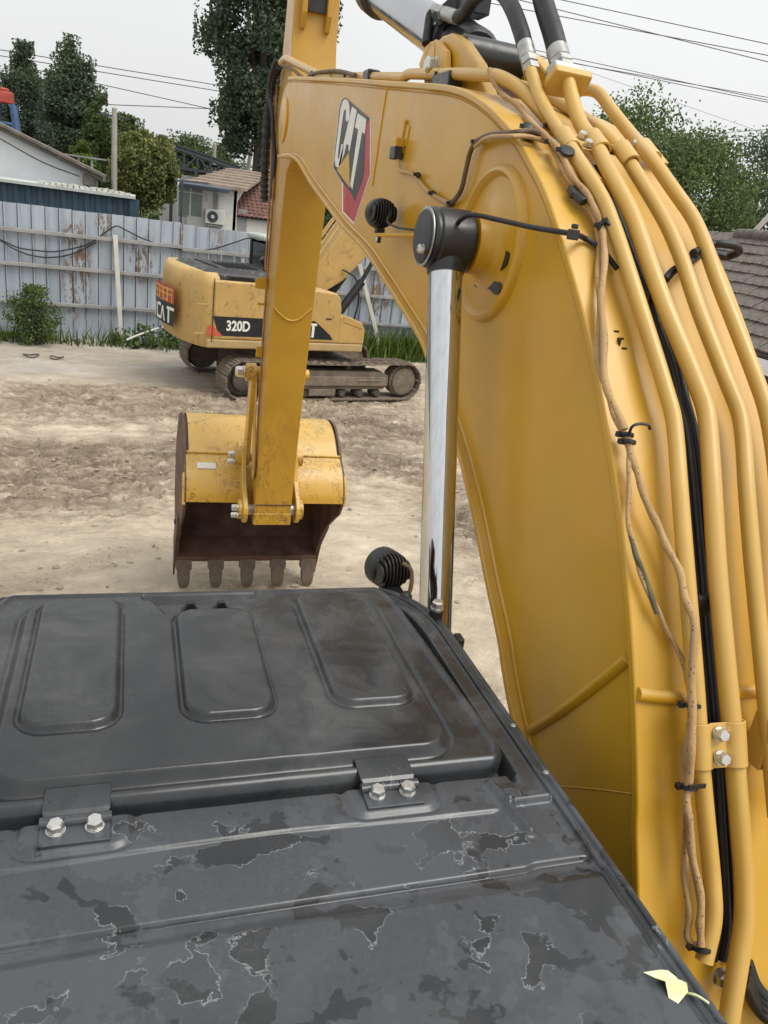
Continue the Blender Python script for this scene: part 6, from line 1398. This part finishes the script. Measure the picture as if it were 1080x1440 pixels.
# side doors
m = MB(); m.prism([(-1.695, 1.17), (-.42, 1.17), (-.42, 2.24), (-1.695, 2.24)], lambda u, v, d: Vector((u, d, v)), -YR, -YR+.5); b2(m, 'engine_door', 'yellow_old', smooth=0, bevel=.035, seg=3)
m = MB(); m.prism([(-.405, 1.17), (.26, 1.17), (.26, 2.22), (-.405, 2.22)], lambda u, v, d: Vector((u, d, v)), -YR, -YR+.5); b2(m, 'pump_door', 'yellow_old', smooth=0, bevel=.035, seg=3)
m = MB(); m.prism([(.275, 1.17), (1.00, 1.17), (1.0, 1.85), (.95, 2.08), (.86, 2.17), (.275, 2.21)], lambda u, v, d: Vector((u, d, v)), -YR, -YR+.75); tank = b2(m, 'fuel_tank', 'yellow_old', smooth=0, bevel=.04, seg=3); tank['house'] = 1
m = MB(); m.box((.72, -YR-.004, 1.66), (.13, .012, .02)); b2(m, 'tank_handle', 'black', tank, smooth=0)
m = MB(); m.prism([(.98, 1.17), (1.60, 1.17), (1.60, 1.46), (1.52, 1.60), (1.12, 1.72), (.98, 1.72)], lambda u, v, d: Vector((u, d, v)), -YR+.004, -YR+.72); tb = b2(m, 'tool_box', 'yellow_old', smooth=0, bevel=.03, seg=3); tb['house'] = 1
m = MB(); m.prism([(1.05, 1.60), (1.54, 1.47), (1.52, 1.61), (1.13, 1.735), (1.05, 1.735)], lambda u, v, d: Vector((u, d, v)), -YR-.006, -YR+.70); b2(m, 'tool_box_lid', 'yellow_old', tb, smooth=0, bevel=.02)
m = MB(); m.box((-.9, .1, 1.62), (1.9, 2.2, .9)); m.box((.3, .75, 1.3), (2.4, 1.1, .25)); b2(m, 'engine_bay', 'mud_dark', smooth=0)
# black hood with louvres and exhaust
m = MB(); hp = [(-1.85, -YR+.18), (-.15, -YR+.12), (-.15, .75), (-1.85, .75)]
vs_ = [(a, b, 2.13) for a, b in hp]+[(a*.97-.03, b*.93, 2.30) for a, b in hp]; vs_ = [(a, b, 2.23) for a, b in hp]+[(a, b, 2.34) for a, b in hp]+[(-1.72, -YR+.34, 2.43), (-.28, -YR+.28, 2.43), (-.28, .62, 2.43), (-1.72, .62, 2.43)]
m.add(vs_, [(0, 1, 5, 4), (1, 2, 6, 5), (2, 3, 7, 6), (3, 0, 4, 7), (4, 5, 9, 8), (5, 6, 10, 9), (6, 7, 11, 10), (7, 4, 8, 11), (8, 9, 10, 11), (3, 2, 1, 0)])
hood = b2(m, 'engine_hood', simple('dusty_black_hood', (.03, .031, .033), .5, var=.3, nscale=3, dirt=(.52, (.14, .13, .115))), smooth=0, bevel=.03, seg=3); hood['house'] = 1
for k in range(7): m = MB(); m.box((-1.25+k*.10, -.35, 2.437), (.03, .9, .03)); b2(m, 'louvre', 'black', hood, smooth=0)
for xx, ll in ((-1.52, 1.3), (-.42, 1.2)): m = MB(); m.box((xx, -.3, 2.44), (.045, ll, .03)); b2(m, 'hood_rib', 'black', hood, smooth=0, bevel=.008)
m = MB(); m.tube(catmull([(-.45, -.75, 2.38), (-.46, -.75, 2.54), (-.56, -.75, 2.66)], 4), .06, 14); b2(m, 'exhaust', 'black', smooth=50)
for k in range(16): m = MB(); m.box((-1.35+k*.055, -YR+.135, 2.285), (.028, .02, .06)); b2(m, 'vent_slot', 'black', hood, smooth=0)
# black side stripe with the model number and brand
YS = -YR-.004
def sidepoly(name, poly, mat, off, parent=None): m = MB(); m.prism(poly, lambda u, v, d: Vector((u, d, v)), -YR-off, -YR-off+.002); return b2(m, name, mat, parent, smooth=0)
sidepoly('side_stripe', [(-1.70, 1.60), (-.44, 1.60), (-.44, 1.24), (-1.50, 1.24), (-1.62, 1.36)], 'decal_black', .004)
sidepoly('side_stripe', [(-.39, 1.60), (.25, 1.60), (.25, 1.24), (-.39, 1.24)], 'decal_black', .004)
sidepoly('side_stripe', [(.285, 1.60), (.42, 1.60), (.78, 1.34), (.86, 1.24), (.285, 1.24)], 'decal_black', .004)
sidepoly('stripe_flash', [(-1.80, 1.42), (-1.70, 1.42), (-1.50, 1.235), (-1.80, 1.235)], simple('flash_red', (.50, .09, .05), .5), .005)
def text_mesh(s, size, mat, name, ext=.002, bold=.012):
    cu = bpy.data.curves.new(name, 'FONT'); cu.body = s; cu.size = size; cu.extrude = ext; cu.offset = bold; cu.align_x = 'CENTER'; cu.align_y = 'CENTER'
    o = bpy.data.objects.new(name, cu); COL.objects.link(o); dg = bpy.context.evaluated_depsgraph_get(); me = bpy.data.meshes.new_from_object(o.evaluated_get(dg)); bpy.data.objects.remove(o); me.materials.clear(); me.materials.append(mat); return me
tmx = Matrix.Translation((-1.20+HX, -YR-.0085, 1.425)) @ Matrix.Rotation(math.pi/2, 4, 'X')
o = inst('model_number', text_mesh('320D', .26, M['white_paint'], 'model_number', .002, .008), tmx @ Matrix.Diagonal((.82, 1.0, 1, 1)), DG, ws=False)
def logo(x0, z0, h, parent):
    s = h; u = lambda p: [(x0+a*s, z0+b*s) for a, b in p]
    sidepoly('brand_letter', u([(.45, .65), (.45, .85), (.35, 1), (.12, 1), (0, .85), (0, .15), (.12, 0), (.35, 0), (.45, .15), (.45, .38), (.30, .38), (.30, .16), (.15, .16), (.15, .84), (.30, .84), (.30, .65)]), 'white_paint', .0065)
    sidepoly('brand_letter', u([(.68, 1), (.92, 1), (1.12, 0), (.96, 0), (.80, .62), (.64, 0), (.48, 0)]), 'white_paint', .0065)
    sidepoly('brand_letter', u([(1.0, 1), (1.55, 1), (1.55, .83), (1.38, .83), (1.38, 0), (1.18, 0), (1.18, .83), (1.0, .83)]), 'white_paint', .0065)
    sidepoly('brand_triangle', u([(.80, .55), (.98, 0), (.62, 0)]), 'decal_yellow', .0068)
logo(.03, 1.275, .28, None)
# cab on the far side
m = MB()
for x_, y_ in ((.05, .45), (.05, 1.28), (1.0, .45), (1.0, 1.28), (1.62, .45), (1.62, 1.28)): m.bar((x_, y_, 1.15), (x_-(.18 if x_ > 1.5 else 0), y_, 2.93), .09, .09, (0, 1, 0))
m.box((.8, .86, 1.4), (1.7, .9, .55)); b2(m, 'cab_frame', 'black', smooth=0, bevel=.02)
m = MB(); m.box((.74, .86, 2.97), (1.62, 1.0, .12)); b2(m, 'cab_roof', simple('pale_green_roof', (.40, .46, .42), .5, var=.2, nscale=4), smooth=0, bevel=.05, seg=3)
for nm, c_, d_ in (('cab_window', (.52, .44, 2.3), (.85, .015, 1.15)), ('cab_window', (1.27, .44, 2.25), (.5, .015, 1.2)), ('cab_window', (.8, 1.28, 2.3), (1.5, .015, 1.15)), ('windscreen', (1.54, .86, 2.25), (.015, .78, 1.25)), ('rear_window', (.04, .86, 2.35), (.015, .78, 1.0))): m = MB(); m.box(c_, d_); b2(m, nm, 'glass', smooth=0)
# boom, arm and bucket of the parked machine (mostly hidden behind our boom)
YB0, YB1 = -.26, .20
bm2 = [(.45, 1.55), (.62, 1.72), (1.55, 2.32), (2.3, 3.1), (3.0, 3.75), (5.6, 3.95), (5.75, 4.1), (5.6, 4.3), (3.2, 4.55), (2.3, 4.3), (1.5, 3.45), (.75, 2.35), (.32, 1.8)]
m = MB(); m.prism(bm2, lambda u, v, d: Vector((u, d, v)), YB0, YB1); bb2 = b2(m, 'boom', 'yellow_old', smooth=20, bevel=.02)
for k, y_ in enumerate((-.34, -.12, .06, .16)):
    m = MB(); m.tube(fillet([(.28, y_, 1.9), (.62, y_, 2.42), (1.38, y_, 3.56), (2.2, y_, 4.42), (3.1, y_, 4.68)], .2, 5), .024, 8); b2(m, 'boom_pipe', 'yellow_old', smooth=60)
for pts in ([(.50, -.40, 2.35), (.62, -.46, 2.62), (.80, -.44, 2.70), (.70, -.44, 2.2), (.66, -.44, 1.95)], [(1.5, -.30, 2.55), (1.75, -.45, 2.4), (1.85, -.5, 2.0), (1.8, -.5, 1.6), (1.72, -.45, 1.25)], [(.35, -.4, 2.3), (.38, -.45, 2.1), (.52, -.45, 2.02), (.7, -.42, 2.05)]):
    m = MB(); m.tube(catmull(pts, 6), .02, 8); b2(m, 'hose', 'rubber', smooth=60)
for y_ in (-.46, .40):
    m = MB(); m.tube([(1.2, y_, 1.35), (1.9, y_, 2.35)], .09, 16); m.tube([(1.85, y_, 2.28), (2.5, y_, 3.55)], .045, 14); b2(m, 'boom_cylinder', 'black', smooth=40)
m = MB(); m.prism([(5.3, 4.3), (5.75, 4.35), (5.85, 3.9), (5.55, 1.4), (5.35, 1.4), (5.3, 3.8)], lambda u, v, d: Vector((u, d, v)), -.18, .14); b2(m, 'arm', 'yellow_old', smooth=0, bevel=.02)
m = MB(); pts = [(5.25, 1.35), (5.6, 1.6), (6.0, 1.45), (6.25, 1.05), (6.15, .6), (5.75, .2), (5.55, .05), (5.4, .3), (5.1, 1.0)]; m.prism(pts, lambda u, v, d: Vector((u, d, v)), -.62, .58); b2(m, 'bucket', 'bucket_rust', smooth=20, bevel=.03)
m = MB(); m.tube([(3.1, -.02, 4.75), (4.5, -.02, 4.95)], .09, 16); m.tube([(4.4, -.02, 4.93), (5.55, -.02, 4.4)], .045, 12); b2(m, 'arm_cylinder', 'yellow_old', smooth=40)
for _o in DG.children:
    if 'house' in _o: del _o['house']
